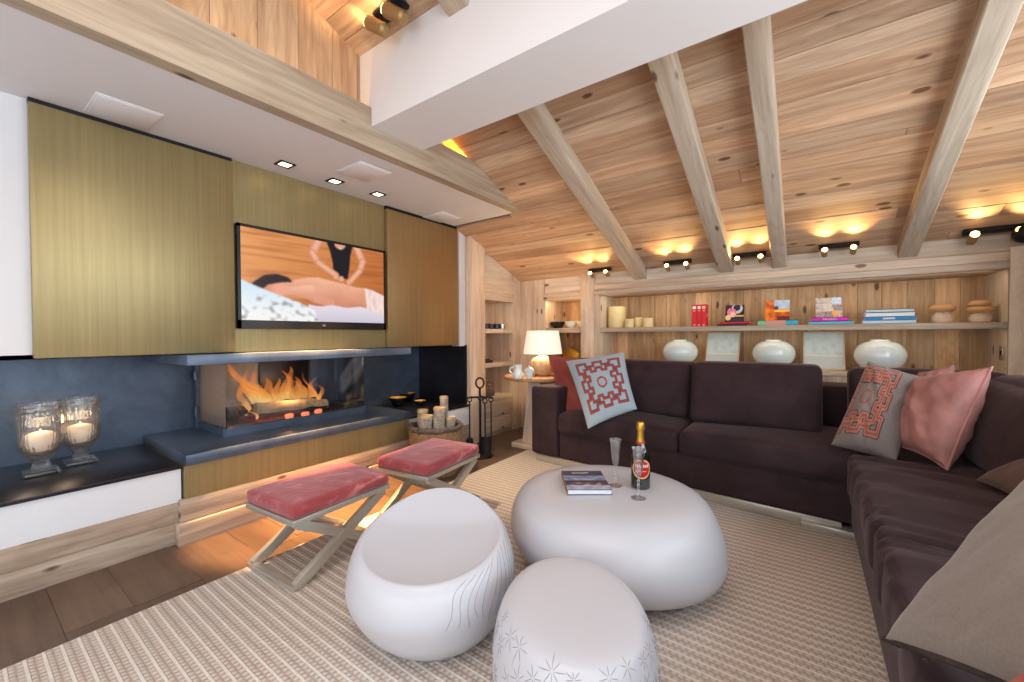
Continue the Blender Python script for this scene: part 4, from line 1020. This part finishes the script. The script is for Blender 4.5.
# ------------------------------------------------------------------ side table, lamp, china
TC = V((-2.147, 3.418, 0)); t = thing('side_table', 'round wooden pedestal side table in the corner holding the lamp', 'table', TC)
b = B(180); b.lathe([(.001, .664), (.30, .664), (.33, .672), (.332, .688), (.325, .699), (.001, .70)], n=48); b.build('tabletop', 'olive_wood', t, False)
b = B(181); b.vary(1, 1.05); b.hexa([V(((1 if i & 1 else -1) * (.11 if i & 4 == 0 else .06), (1 if i & 2 else -1) * (.11 if i & 4 == 0 else .06), .05 if i & 4 == 0 else .664)) for i in range(8)], 2); b.build('pedestal', 'pine_pale', t, False)
b = B(182); b.box((-.2, -.17, 0), (.2, .17, .05), 0, .006); b.build('base', 'pine_pale', t, False)
LC = V((-2.10, 3.44, .701)); t = thing('table_lamp', 'lit table lamp with white drum shade and round crackled base', 'lamp', LC)
b = B(183); b.lathe([(.07, 0), (.075, .008), (.115, .045), (.130, .09), (.122, .135), (.095, .168), (.05, .188), (.035, .195)], n=36); b.build('base', 'stone', t, False)
b = B(184); b.lathe([(.019, .19), (.019, .24)], n=14); b.build('neck', 'gold', t, False)
b = B(185); b.lathe([(.190, .213), (.156, .436), (.153, .436), (.187, .213)], n=48, cap=False); b.build('lampshade', 'shade', t, False)
point('table_lamp_light', LC + V((0, 0, .32)), 13, WARM2, .05)
p = onz(518, 379, .701); t = thing('cream_jug', 'small white jug with handle on the side table', 'jug', (p.x - .02, p.y + .03, .701))
b = B(186); b.lathe([(.035, 0), (.042, .01), (.046, .035), (.036, .075), (.034, .10), (.042, .125), (.038, .125), (.030, .10)], n=24, cap=False); b.build('body', 'ceramic', t, False)
b = B(187); b.tube([cdir * (-.036) + V((0, 0, .105)), cdir * -.07 + V((0, 0, .10)), cdir * -.078 + V((0, 0, .07)), cdir * -.045 + V((0, 0, .035))], .006, 8); b.build('handle', 'ceramic', t, False)
p = onz(528, 379, .701); t = thing('sugar_bowl', 'small white lidded bowl beside the jug on the side table', 'bowl', (p.x, p.y + .02, .701))
b = B(188); b.lathe([(.022, 0), (.026, .008), (.045, .05), (.05, .075)], n=24); b.build('body', 'ceramic', t, False)
b = B(189); b.lathe([(.05, .076), (.035, .095), (.01, .105), (.012, .118), (.001, .122)], n=24); b.build('lid', 'ceramic', t, False)

# ------------------------------------------------------------------ sofa
sf = thing('corner_sofa', 'large dark aubergine velvet corner sofa with metal plinth', 'sofa', (-.3, 3.3, 0))
def fr(x): return 2.80 - .085 * (x - .19)
def sk(p): d = 3.93 - fr(p.x); return V((p.x, 3.93 - (3.93 - p.y) * d / 1.05, p.z))   # nominal front y = 2.88
b = B(190); b.cushion((-1.66, 2.895, .075), (.99, 3.93, .30), .015, (.0, .0, .0), 12, sk); b.cushion((.20, -.6, .075), (.99, 2.93, .30), .015, (0, 0, 0), 10); b.build('base', 'sofa', sf)
b = B(191); b.cushion((-1.945, 2.88, .075), (-1.67, 3.93, .655), .03, (.0, .0, .004), 12, sk); b.build('armrest', 'sofa', sf)
b = B(192); b.cushion((-1.67, 3.60, .28), (.99, 3.93, .735), .04, (0, 0, 0), 12, sk); b.build('backrest', 'sofa', sf); b = B(193); b.cushion((.86, -.6, .28), (.99, 3.6, .74), .05, (0, 0, 0), 12); b.build('backrest', 'sofa', sf)
for i, (x0, x1) in enumerate(((-1.665, -.70), (-.695, .80))):
    b = B(194 + i); b.cushion((x0, 2.865, .285), (x1, 3.62, .455), .045, (.004, .02, .035), 20, sk, .004, i * 3); b.build('seat_cushion', 'sofa', sf)
for i, (ya_, yb_) in enumerate(((1.70, 2.76), (.62, 1.70), (-.55, .62))):
    b = B(197 + i); b.cushion((.185, ya_, .285), (.90, yb_, .48), .035, (.012, .002, .012), 40, None, .034, i * 5); b.build('seat_cushion', 'sofa', sf)
def leany(y0_, z0, k_): return lambda p: V((p.x, p.y + (p.z - z0) * k_, p.z))
b = B(200); b.cushion((-1.62, 3.20, .47), (-.715, 3.42, .88), .045, (.0, .05, .004), 18, leany(0, .47, .32)); b.build('back_cushion', 'sofa', sf)
b = B(201); b.cushion((-.690, 3.13, .47), (.085, 3.37, .89), .045, (.0, .05, .004), 18, leany(0, .47, .32)); b.build('back_cushion', 'sofa', sf)
b = B(202); b.cushion((.22, 3.26, .47), (.92, 3.46, .875), .05, (.0, .05, .006), 18, leany(0, .47, .28)); b.build('back_cushion', 'sofa', sf)
def leanx(z0, k_): return lambda p: V((p.x + (p.z - z0) * k_, p.y, p.z))
for i, (ya_, yb_) in enumerate(((2.22, 3.12), (1.28, 2.2))):
    b = B(203 + i); b.cushion((.63, ya_, .46), (.82, yb_, .885), .07, (.05, .0, .02), 20, leanx(.46, .26), .008, i); b.build('back_cushion', 'sofa', sf)
b = B(206); b.box((-1.90, 2.90, .015), (.16, 2.93, .074), 0, .004, f=sk); b.box((-.02, 2.86, .015), (.24, 2.96, .05), 0, .003, f=sk); b.box((.215, -.5, .015), (.235, 2.85, .074), 1, .003); b.build('plinth', 'champ', sf)

# ------------------------------------------------------------------ pillows
def keypat(scale=1.0):
    O = [(-.80, .80), (-.45, .80), (-.45, .66), (-.16, .66), (-.16, .80), (.16, .80), (.16, .66), (.45, .66), (.45, .80), (.80, .80)]
    I = [(-.56, .56), (-.30, .56), (-.30, .44), (-.12, .44), (-.12, .56), (.12, .56), (.12, .44), (.30, .44), (.30, .56), (.56, .56)]
    def rot(pts, k_):
        for _ in range(k_): pts = [(y, -x) for x, y in pts]
        return pts
    return [[rot(O, q) for q in range(4)], [rot(I, q) for q in range(4)]]
KP = keypat()
def dist_poly(p, polys): return min(seg(p, pl[i], pl[i + 1]) for pl in polys for i in range(len(pl) - 1))
def pat_paint(base, line, edge, ox=0.0, oy=0.0, sc=1.0, fill=None, lw=.026):
    base, line, edge = lin(base), lin(line), lin(edge); fillc = lin(fill) if fill else None
    def fn(u, v):
        p = ((u - ox) / sc, (v - oy) / sc)
        c = base
        if max(abs(p[0]), abs(p[1])) < .95:
            d1 = dist_poly(p, KP[0]); d2 = dist_poly(p, KP[1]); d = min(d1, d2); dr = abs(math.hypot(*p) - .17)
            if fillc and min(d1, d2) < .08: c = fillc
            if d < lw or dr < lw * 1.2: c = line
            elif d < lw * 1.9 and not (fillc): c = edge
            if fillc and .066 < d < .094: c = edge
        return c
    return fn
def pil(name, cs, th, mt, label, cat='cushion', paint=None, n=28, k=.06, back=None, piping=None, p=.42, wr=0.0, seed=0.0):
    c_ = sum((V(q) for q in cs), V()) / 4
    t = thing(name, label, cat, c_, 'scatter cushions on the sofa')
    b = B(210); b.pillow(cs, th, n, paint, k, lin(back) if back else None, p, wr, seed); b.build('cover', mt, t)
    if piping:
        bl, br, tr, tl = [V(q) for q in cs]; pts = []
        for (u0, v0, u1, v1) in ((-1, -1, 1, -1), (1, -1, 1, 1), (1, 1, -1, 1), (-1, 1, -1, -1)):
            for i in range(14):
                u = u0 + (u1 - u0) * i / 14; v = v0 + (v1 - v0) * i / 14; uu = u * (1 - k * (1 - v * v)); vv = v * (1 - k * (1 - u * u)); a = (uu + 1) / 2; bb = (vv + 1) / 2
                pts.append(bl * (1 - a) * (1 - bb) + br * a * (1 - bb) + tr * a * bb + tl * (1 - a) * bb)
        b = B(211); b.tube(pts, .0055, 6, True); b.build('piping', piping, t)
    return t
# left pair
pil('scatter_cushion', (ony(562, 418, 3.12), ony(600, 421, 3.16), ony(596, 358, 3.34), ony(548, 355, 3.30)), .07, 'coral', 'plain coral velvet cushion leaning at the sofa left arm', wr=.012, piping='coral')
pil('scatter_cushion', (ony(588, 429, 2.82), ony(637, 409, 3.00), ony(624, 352, 3.22), ony(566, 361, 3.10)), .075, 'fabric_print', 'pale blue cushion with red stepped key pattern and ring', paint=pat_paint((166, 184, 194), (182, 68, 56), (92, 74, 84), .04, .0, .92), n=110, back=(166, 182, 192), k=.05, wr=.008)
# right group
pil('scatter_cushion', (ony(831, 445, 2.82), ony(896, 463, 2.72), ony(924, 378, 3.02), ony(868, 361, 3.06)), .11, 'fabric_print', 'grey satin cushion with salmon stepped pattern, right of sofa corner', paint=pat_paint((128, 118, 114), (152, 84, 72), (64, 52, 54), -.46, .05, .95, (176, 116, 98)), n=110, back=(128, 118, 114), k=.05, wr=.018, seed=2.0)
pil('scatter_cushion', (ony(905, 430, 3.14), ony(950, 440, 3.02), ony(955, 364, 3.16), ony(918, 372, 3.24)), .06, 'satin', 'rose satin cushion mostly hidden behind the larger rose one', wr=.015, seed=4.0)
pil('scatter_cushion', (ony(903, 447, 2.80), ony(947, 470, 2.58), ony(992, 367, 2.72), ony(915, 378, 3.02)), .10, 'satin', 'large rose satin cushion leaning in the sofa corner', wr=.022, seed=6.0, piping='satin')
pil('scatter_cushion', (onz(976, 480, .50), onz(1040, 512, .50), V((.86, 1.95, .72)), V((.80, 2.38, .70))), .06, 'taupe', 'small taupe velvet cushion at the right edge of the picture', wr=.008)
GA = onz(884, 640, .52)
pil('scatter_cushion', (V((.30, .745, .65)), GA, V((.39, 1.21, .89)), V((.57, .94, 1.00))), .06, 'fabric_print', 'big grey linen cushion with dark edging at the lower right', paint=lambda u, v: lin((132, 122, 114)), n=40, back=(132, 122, 114), wr=.01, seed=8.0, k=.05, piping='char')
PA, PB = onz(984, 690, .70), onz(1050, 630, .74)
pil('scatter_cushion', (PA + V((.12, -.25, -.18)), PB + V((.30, -.12, -.12)), PB, PA), .05, 'coral', 'coral cushion whose corner shows at the very lower right', wr=.01)

# ------------------------------------------------------------------ pebble tables
def pebble(name, rings, label, cat, top_fn=None, colf=None, n=72):
    """rings: (cx, cy, a, b, rot, z)"""
    base = V((rings[0][0], rings[0][1], 0)); t = None
    b = B(220); m = len(rings)
    # smooth resample along the profile (Catmull-Rom)
    out = []
    for i in range(m - 1):
        P = [rings[max(0, i - 1)], rings[i], rings[i + 1], rings[min(m - 1, i + 2)]]
        for s_ in range(5):
            x = s_ / 5; row = []
            for c_ in range(6):
                p0, p1, p2, p3 = (P[q][c_] for q in range(4))
                row.append(.5 * ((2 * p1) + (-p0 + p2) * x + (2 * p0 - 5 * p1 + 4 * p2 - p3) * x * x + (-p0 + 3 * p1 - 3 * p2 + p3) * x ** 3))
            out.append(row)
    out.append(list(rings[-1]))
    K = len(out) - 1
    def pt(u, v):
        cx, cy, a, bb, ro, z = out[int(round(v * K))]; th = u * 2 * PI
        x = a * math.cos(th); y = bb * math.sin(th); q = V((cx + x * math.cos(ro) - y * math.sin(ro), cy + x * math.sin(ro) + y * math.cos(ro), z))
        if top_fn: q = top_fn(q, v, th)
        return q
    vs = b.grid(pt, n, K, lambda u, v: (u, v), colf, True)
    b.face(list(reversed(vs[0])), [(0, 0)] * n); b.face(vs[-1], [(0, 0)] * n)
    o = b.build(name, 'resin')
    def surf(u, v):
        x = min(max(v, 0), 1) * K; i = min(int(x), K - 1)
        return pt(u, i / K).lerp(pt(u, (i + 1) / K), x - i)
    return o, surf
X0, Y0 = -.73, 1.80
X0, Y0 = -.740, 1.825
big, _ = pebble('pebble_coffee_table', [(X0 + .06, Y0 + .04, .24, .20, .0, .014), (X0 + .05, Y0 + .03, .34, .30, 0, .03), (X0 + .03, Y0 + .01, .445, .425, 0, .10), (X0 + .005, Y0, .475, .47, 0, .19), (X0 - .01, Y0 + .01, .462, .47, 0, .27), (X0 - .02, Y0 + .02, .425, .435, 0, .335), (X0 - .02, Y0 + .01, .35, .335, 0, .368), (X0 - .02, Y0, .2, .19, 0, .3745), (X0 - .02, Y0, .002, .002, 0, .375)], '', '')
tag(big, 'largest white pebble-shaped coffee table with bottle and glasses on it', 'coffee table')
def dish(cx, cy, ro, dep, ridge):
    def fn(q, v, th):
        return q
    return fn
X1, Y1 = -1.145, 1.075
def st1(q, v, th):
    d = V((q.x - X1, q.y - Y1, 0)); back = d.x * -.583 + d.y * .812
    if v > .3: q = q + V((0, 0, min(1, (v - .3) / .3) * .155 * back))
    if v > .62:
        w_ = min(1, (v - .62) / .12)
        q = q + V((0, 0, w_ * (.22 * max(0, back - .09) - .022 * max(0, 1 - (d.length / .26) ** 2))))
    return q
RA = .623
s1, surf1 = pebble('pebble_stool', [(X1 + .02, Y1 + .0, .15, .15, RA, .014), (X1 + .02, Y1, .205, .20, RA, .03), (X1 + .01, Y1, .27, .27, RA, .10), (X1, Y1, .305, .31, RA, .18), (X1, Y1, .305, .315, RA, .25), (X1, Y1, .283, .295, RA, .325), (X1, Y1, .258, .272, RA, .352), (X1, Y1, .23, .24, RA, .350), (X1, Y1, .14, .15, RA, .345), (X1, Y1, .002, .002, RA, .345)], '', '', st1)
tag(s1, 'white pebble stool with dished seat, between pink stool and coffee table', 'stool', 'white pebble stools')
X2, Y2 = -.535, 1.035
s2, surf2 = pebble('pebble_stool', [(X2, Y2, .13, .16, RA, .014), (X2, Y2, .17, .20, RA, .03), (X2, Y2, .215, .255, RA, .10), (X2, Y2, .23, .275, RA, .18), (X2, Y2, .222, .275, RA, .26), (X2, Y2, .20, .255, RA, .32), (X2, Y2, .168, .22, RA, .345), (X2, Y2, .09, .12, RA, .35), (X2, Y2, .002, .002, RA, .35)], '', '')
tag(s2, 'white pebble stool with etched flower decoration, nearest the camera', 'stool', 'white pebble stools')

rn = random.Random(5); b = B(225); used = []
for _ in range(900):
    u, v = rn.uniform(.50, .98), rn.uniform(.22, .66); p = surf2(u, v)
    if any((p - q).length < .044 for q in used) or len(used) > 70: continue
    used.append(p); L = rn.uniform(.022, .036); npet = rn.choice((6, 7, 8)); a0 = rn.uniform(0, 6)
    pu = (surf2(u + .004, v) - surf2(u - .004, v)) / .008; pv = (surf2(u, v + .006) - surf2(u, v - .006)) / .012
    for i in range(npet):
        a = a0 + i * 2 * PI / npet; pts = []
        for j in range(5):
            l = L * (.12 + .88 * j / 4) * (1 if i % 2 else .8)
            pts.append(surf2(u + l * math.cos(a) / pu.length, v + l * math.sin(a) / pv.length))
        b.tube(pts, [.0004, .0008, .0010, .0008, .0003], 5)
o = b.build('etched_flowers', 'etch', s2); o['label'] = 'grey etched star flowers'
b = B(226)
for i in range(16):
    u0 = .80 + .017 * i; v0 = .26 + .12 * rn.random(); v1 = .62 + .03 * rn.random(); pts = []
    for j in range(14):
        t = j / 13; pts.append(surf1(u0 + .05 * t * t + .006 * math.sin(t * 6 + i * .7), v0 + (v1 - v0) * t))
    b.tube(pts, [.0004] + [.0009] * 12 + [.0004], 5)
o = b.build('carved_lines', 'etch', s1); o['label'] = 'fine carved wavy lines'

# ------------------------------------------------------------------ things on the coffee table
TZ = .376
q = [onz(565, 471, TZ + .025), onz(604, 471, TZ + .025), onz(608.5, 489.5, TZ + .025), onz(563.5, 489.5, TZ + .025)]
c_ = sum(q, V()) / 4; ux = ((q[1] - q[0]) + (q[2] - q[3])) / 2; ang = math.atan2(ux.y, ux.x); w_ = ux.length; uy = ((q[0] - q[3]) + (q[1] - q[2])) / 2; h_ = uy.length
t = thing('coffee_table_book', 'grey landscape photo book lying on the white coffee table', 'book', (c_.x, c_.y, TZ), None, ang)
def cover(u, v):
    n_ = noise.noise(V((u * 5, v * 9, 0)))
    if v > .72: return (70, 72, 90)
    if v > .45: return mixc((160, 174, 206), (110, 122, 156), max(0, min(1, .5 + n_ * 1.5)))
    if v > .34: return (62, 58, 74)
    if v > .22: return mixc((206, 180, 176), (84, 66, 72), max(0, min(1, .5 + n_ * 2))) if .1 < u < .85 else (70, 66, 78)
    return mixc((190, 192, 214), (140, 142, 170), max(0, n_ + .3))
b = B(230); b.raster((-w_ / 2, -h_ / 2, .0256), (w_, 0, 0), (0, h_, 0), 60, 40, cover); b.tone = lin((70, 72, 90)); b.box((-w_ / 2, -h_ / 2, .0225), (w_ / 2, h_ / 2, .0254), 0); b.box((-w_ / 2, -h_ / 2, 0), (w_ / 2, h_ / 2, .003), 0); b.tone = lin((150, 110, 70)); b.box((-w_ / 2 - .001, -h_ / 2, 0), (-w_ / 2 + .002, h_ / 2, .0254)); b.build('cover', 'paint', t, False)
b = B(231); b.tone = lin((226, 230, 240)); b.box((-w_ / 2 + .003, -h_ / 2 + .003, .003), (w_ / 2 - .003, h_ / 2 - .003, .0225), 0); b.build('pages', 'paint', t, False)
text('CONCEPT', .026, None, t, 'white', 'title', (0, 0, 0), (-.01, h_ * .36, .0262), w_ * .42)
p = onz(640.5, 487, TZ); BT = V((p.x, p.y, TZ))
t = thing('champagne_bottle', 'dark champagne bottle with gold foil and red label on the coffee table', 'bottle', BT)
b = B(232); b.lathe([(.036, 0), (.043, .004), (.044, .02), (.044, .13), (.042, .15), (.034, .178), (.022, .205), (.0165, .225), (.015, .26)], n=32); b.build('body', 'bottle', t, False)
b = B(233); b.lathe([(.0195, .213), (.0172, .226), (.0158, .26), (.0158, .272), (.019, .274), (.019, .290), (.0175, .302), (.016, .308), (.001, .310)], n=28); b.build('foil', 'gold', t, False)
b = B(234); b.lathe([(.0205, .209), (.0188, .2185), (.0198, .2185), (.0215, .209)], n=28, cap=False); b.build('neck_band', 'red', t, False)
va = math.atan2(-BT.y, -BT.x) + .12
def lab(u, v):
    d = math.hypot((u - .5) * 1.05, (v - .5))
    if d > .5: return None
    return d
b = B(235); R_ = .0447
def lpt(rr, a): return V((R_ * math.cos(va + rr * math.cos(a) * 1.15), R_ * math.sin(va + rr * math.cos(a) * 1.15), .098 + rr * math.sin(a) * .05))
for r0_, r1_, cc in [(q * .13, (q + 1) * .13, (196, 32, 36)) for q in range(6)] + [(.78, .90, (226, 196, 130)), (.90, 1.0, (30, 30, 28))]:
    cc = lin(cc)
    for i in range(36):
        a0, a1 = i / 36 * 2 * PI, (i + 1) / 36 * 2 * PI
        b.face([b.bm.verts.new(lpt(x, y)) for x, y in ((r0_ or .001, a0), (r1_, a0), (r1_, a1), (r0_ or .001, a1))], [(0, 0)] * 4, [cc] * 4)
R_ = .0450; cc = lin((240, 226, 214))
for (aa, bb, z0, z1) in ((-.75, .75, .106, .119), (-.5, .5, .086, .090)):
    for i in range(7):
        if i == 3 and z1 - z0 < .005: continue
        x0 = aa + (bb - aa) * (i + .12) / 7; x1 = aa + (bb - aa) * (i + .8) / 7
        b.face([b.bm.verts.new(V((R_ * math.cos(va + x), R_ * math.sin(va + x), z))) for x, z in ((x0, z0), (x1, z0), (x1, z1), (x0, z1))], [(0, 0)] * 4, [cc] * 4)
b.build('label', 'paint', t, False)
def flute(px, py, label):
    p = onz(px, py, TZ); t = thing('champagne_flute', label, 'glass', (p.x, p.y, TZ), 'crystal champagne flutes')
    b = B(240); b.lathe([(.031, 0), (.032, .002), (.018, .006), (.006, .010)], n=28); b.build('foot', 'crystal', t, False)
    b = B(241); pr = [(.0055, .009)]
    for i in range(4):
        z = .02 + i * .019; pr += [(.0045, z - .006), (.0085, z), (.0045, z + .006)]
    b.lathe(pr + [(.006, .095)], n=16); b.build('stem', 'crystal', t, False)
    b = B(242); b.lathe([(.004, .094), (.012, .103), (.018, .13), (.022, .17), (.0255, .21), (.030, .222), (.0285, .222), (.024, .21), (.0205, .17), (.016, .13), (.010, .106), (.001, .10)], n=28, cap=False); b.build('bowl', 'fluteglass', t, False)
flute(615.5, 485.5, 'crystal champagne flute with beaded stem between the book and bottle')
flute(638.5, 498, 'crystal champagne flute with beaded stem standing in front of the bottle')

# ------------------------------------------------------------------ pink X stools
def xstool(label):
    t = thing('x_frame_stool', label, 'stool', (0, 0, 0), 'pink velvet stools with metal X frames')
    hx, hy = .196, .262
    b = B(250); b.cushion((-hx, -hy, .302), (hx, hy, .364), .018, (.004, .004, .012), 16, None, .004); b.build('seat_cushion', 'pinkv', t, False)
    b = B(251); b.box((-hx, -hy, .276), (hx, hy, .301), 1, .002); b.build('seat_frame', 'champ', t, False)
    for sx in (-1, 1):
        for sg in (-1, 1):
            x = sx * (hx - .022); o_ = .0 if sg > 0 else .0
            b = B(252); b.bar((x, -sg * (hy - .02), .006), (x, sg * (hy - .03), .276), .046 if sg > 0 else .042, .030 if sg > 0 else .026, (1, 0, 0), .0015); b.build('leg', 'champ', t, False)
    for sg in (-1, 1):
        b = B(253); b.box((-hx, sg * (hy - .02) - .02, 0), (hx, sg * (hy - .02) + .02, .016), 0, .002); b.build('floor_bar', 'champ', t, False)
    return t
x1 = xstool('pink velvet X-frame stool nearest the camera, left of the dished pebble stool')
x1.location = (-1.965, 1.10, .0145); x1.rotation_euler = (0, 0, math.radians(4))
dup(x1, (-1.915, 1.785, .0145), math.radians(7), 'pink velvet X-frame stool farther back, beside the log basket')

# ------------------------------------------------------------------ curtain
ct = thing('curtain', 'pale linen curtain hanging at the right edge by the bookcase', 'curtain', (1.08, 3.7, 0))
b = B(260)
def cpt(u, v):
    y = 3.30 + .62 * u; z = .05 + 1.58 * v; return V((1.078 + .036 * math.sin(u * 44) * (1 - .25 * v) + .02 * math.sin(u * 17 + 1), y, z))
b.grid(cpt, 120, 16); b.grid(lambda u, v: cpt(u, v) + V((.006, 0, 0)), 120, 16, flip=True); b.build('drape', 'curtain', ct)
b = B(261); b.tube([(1.078, -1.6, 1.70), (1.078, 3.86, 1.70)], .016, 12); b.build('pole', 'iron', ct)
b = B(262); b.lathe([(.001, -.055)] + [(.055 * math.cos(a), .055 * math.sin(a)) for a in [(-PI / 2 + .2) + (PI - .4) * i / 10 for i in range(11)]] + [(.001, .055)], (1.078, 3.86, 1.70), 20); b.build('finial', 'iron', ct)
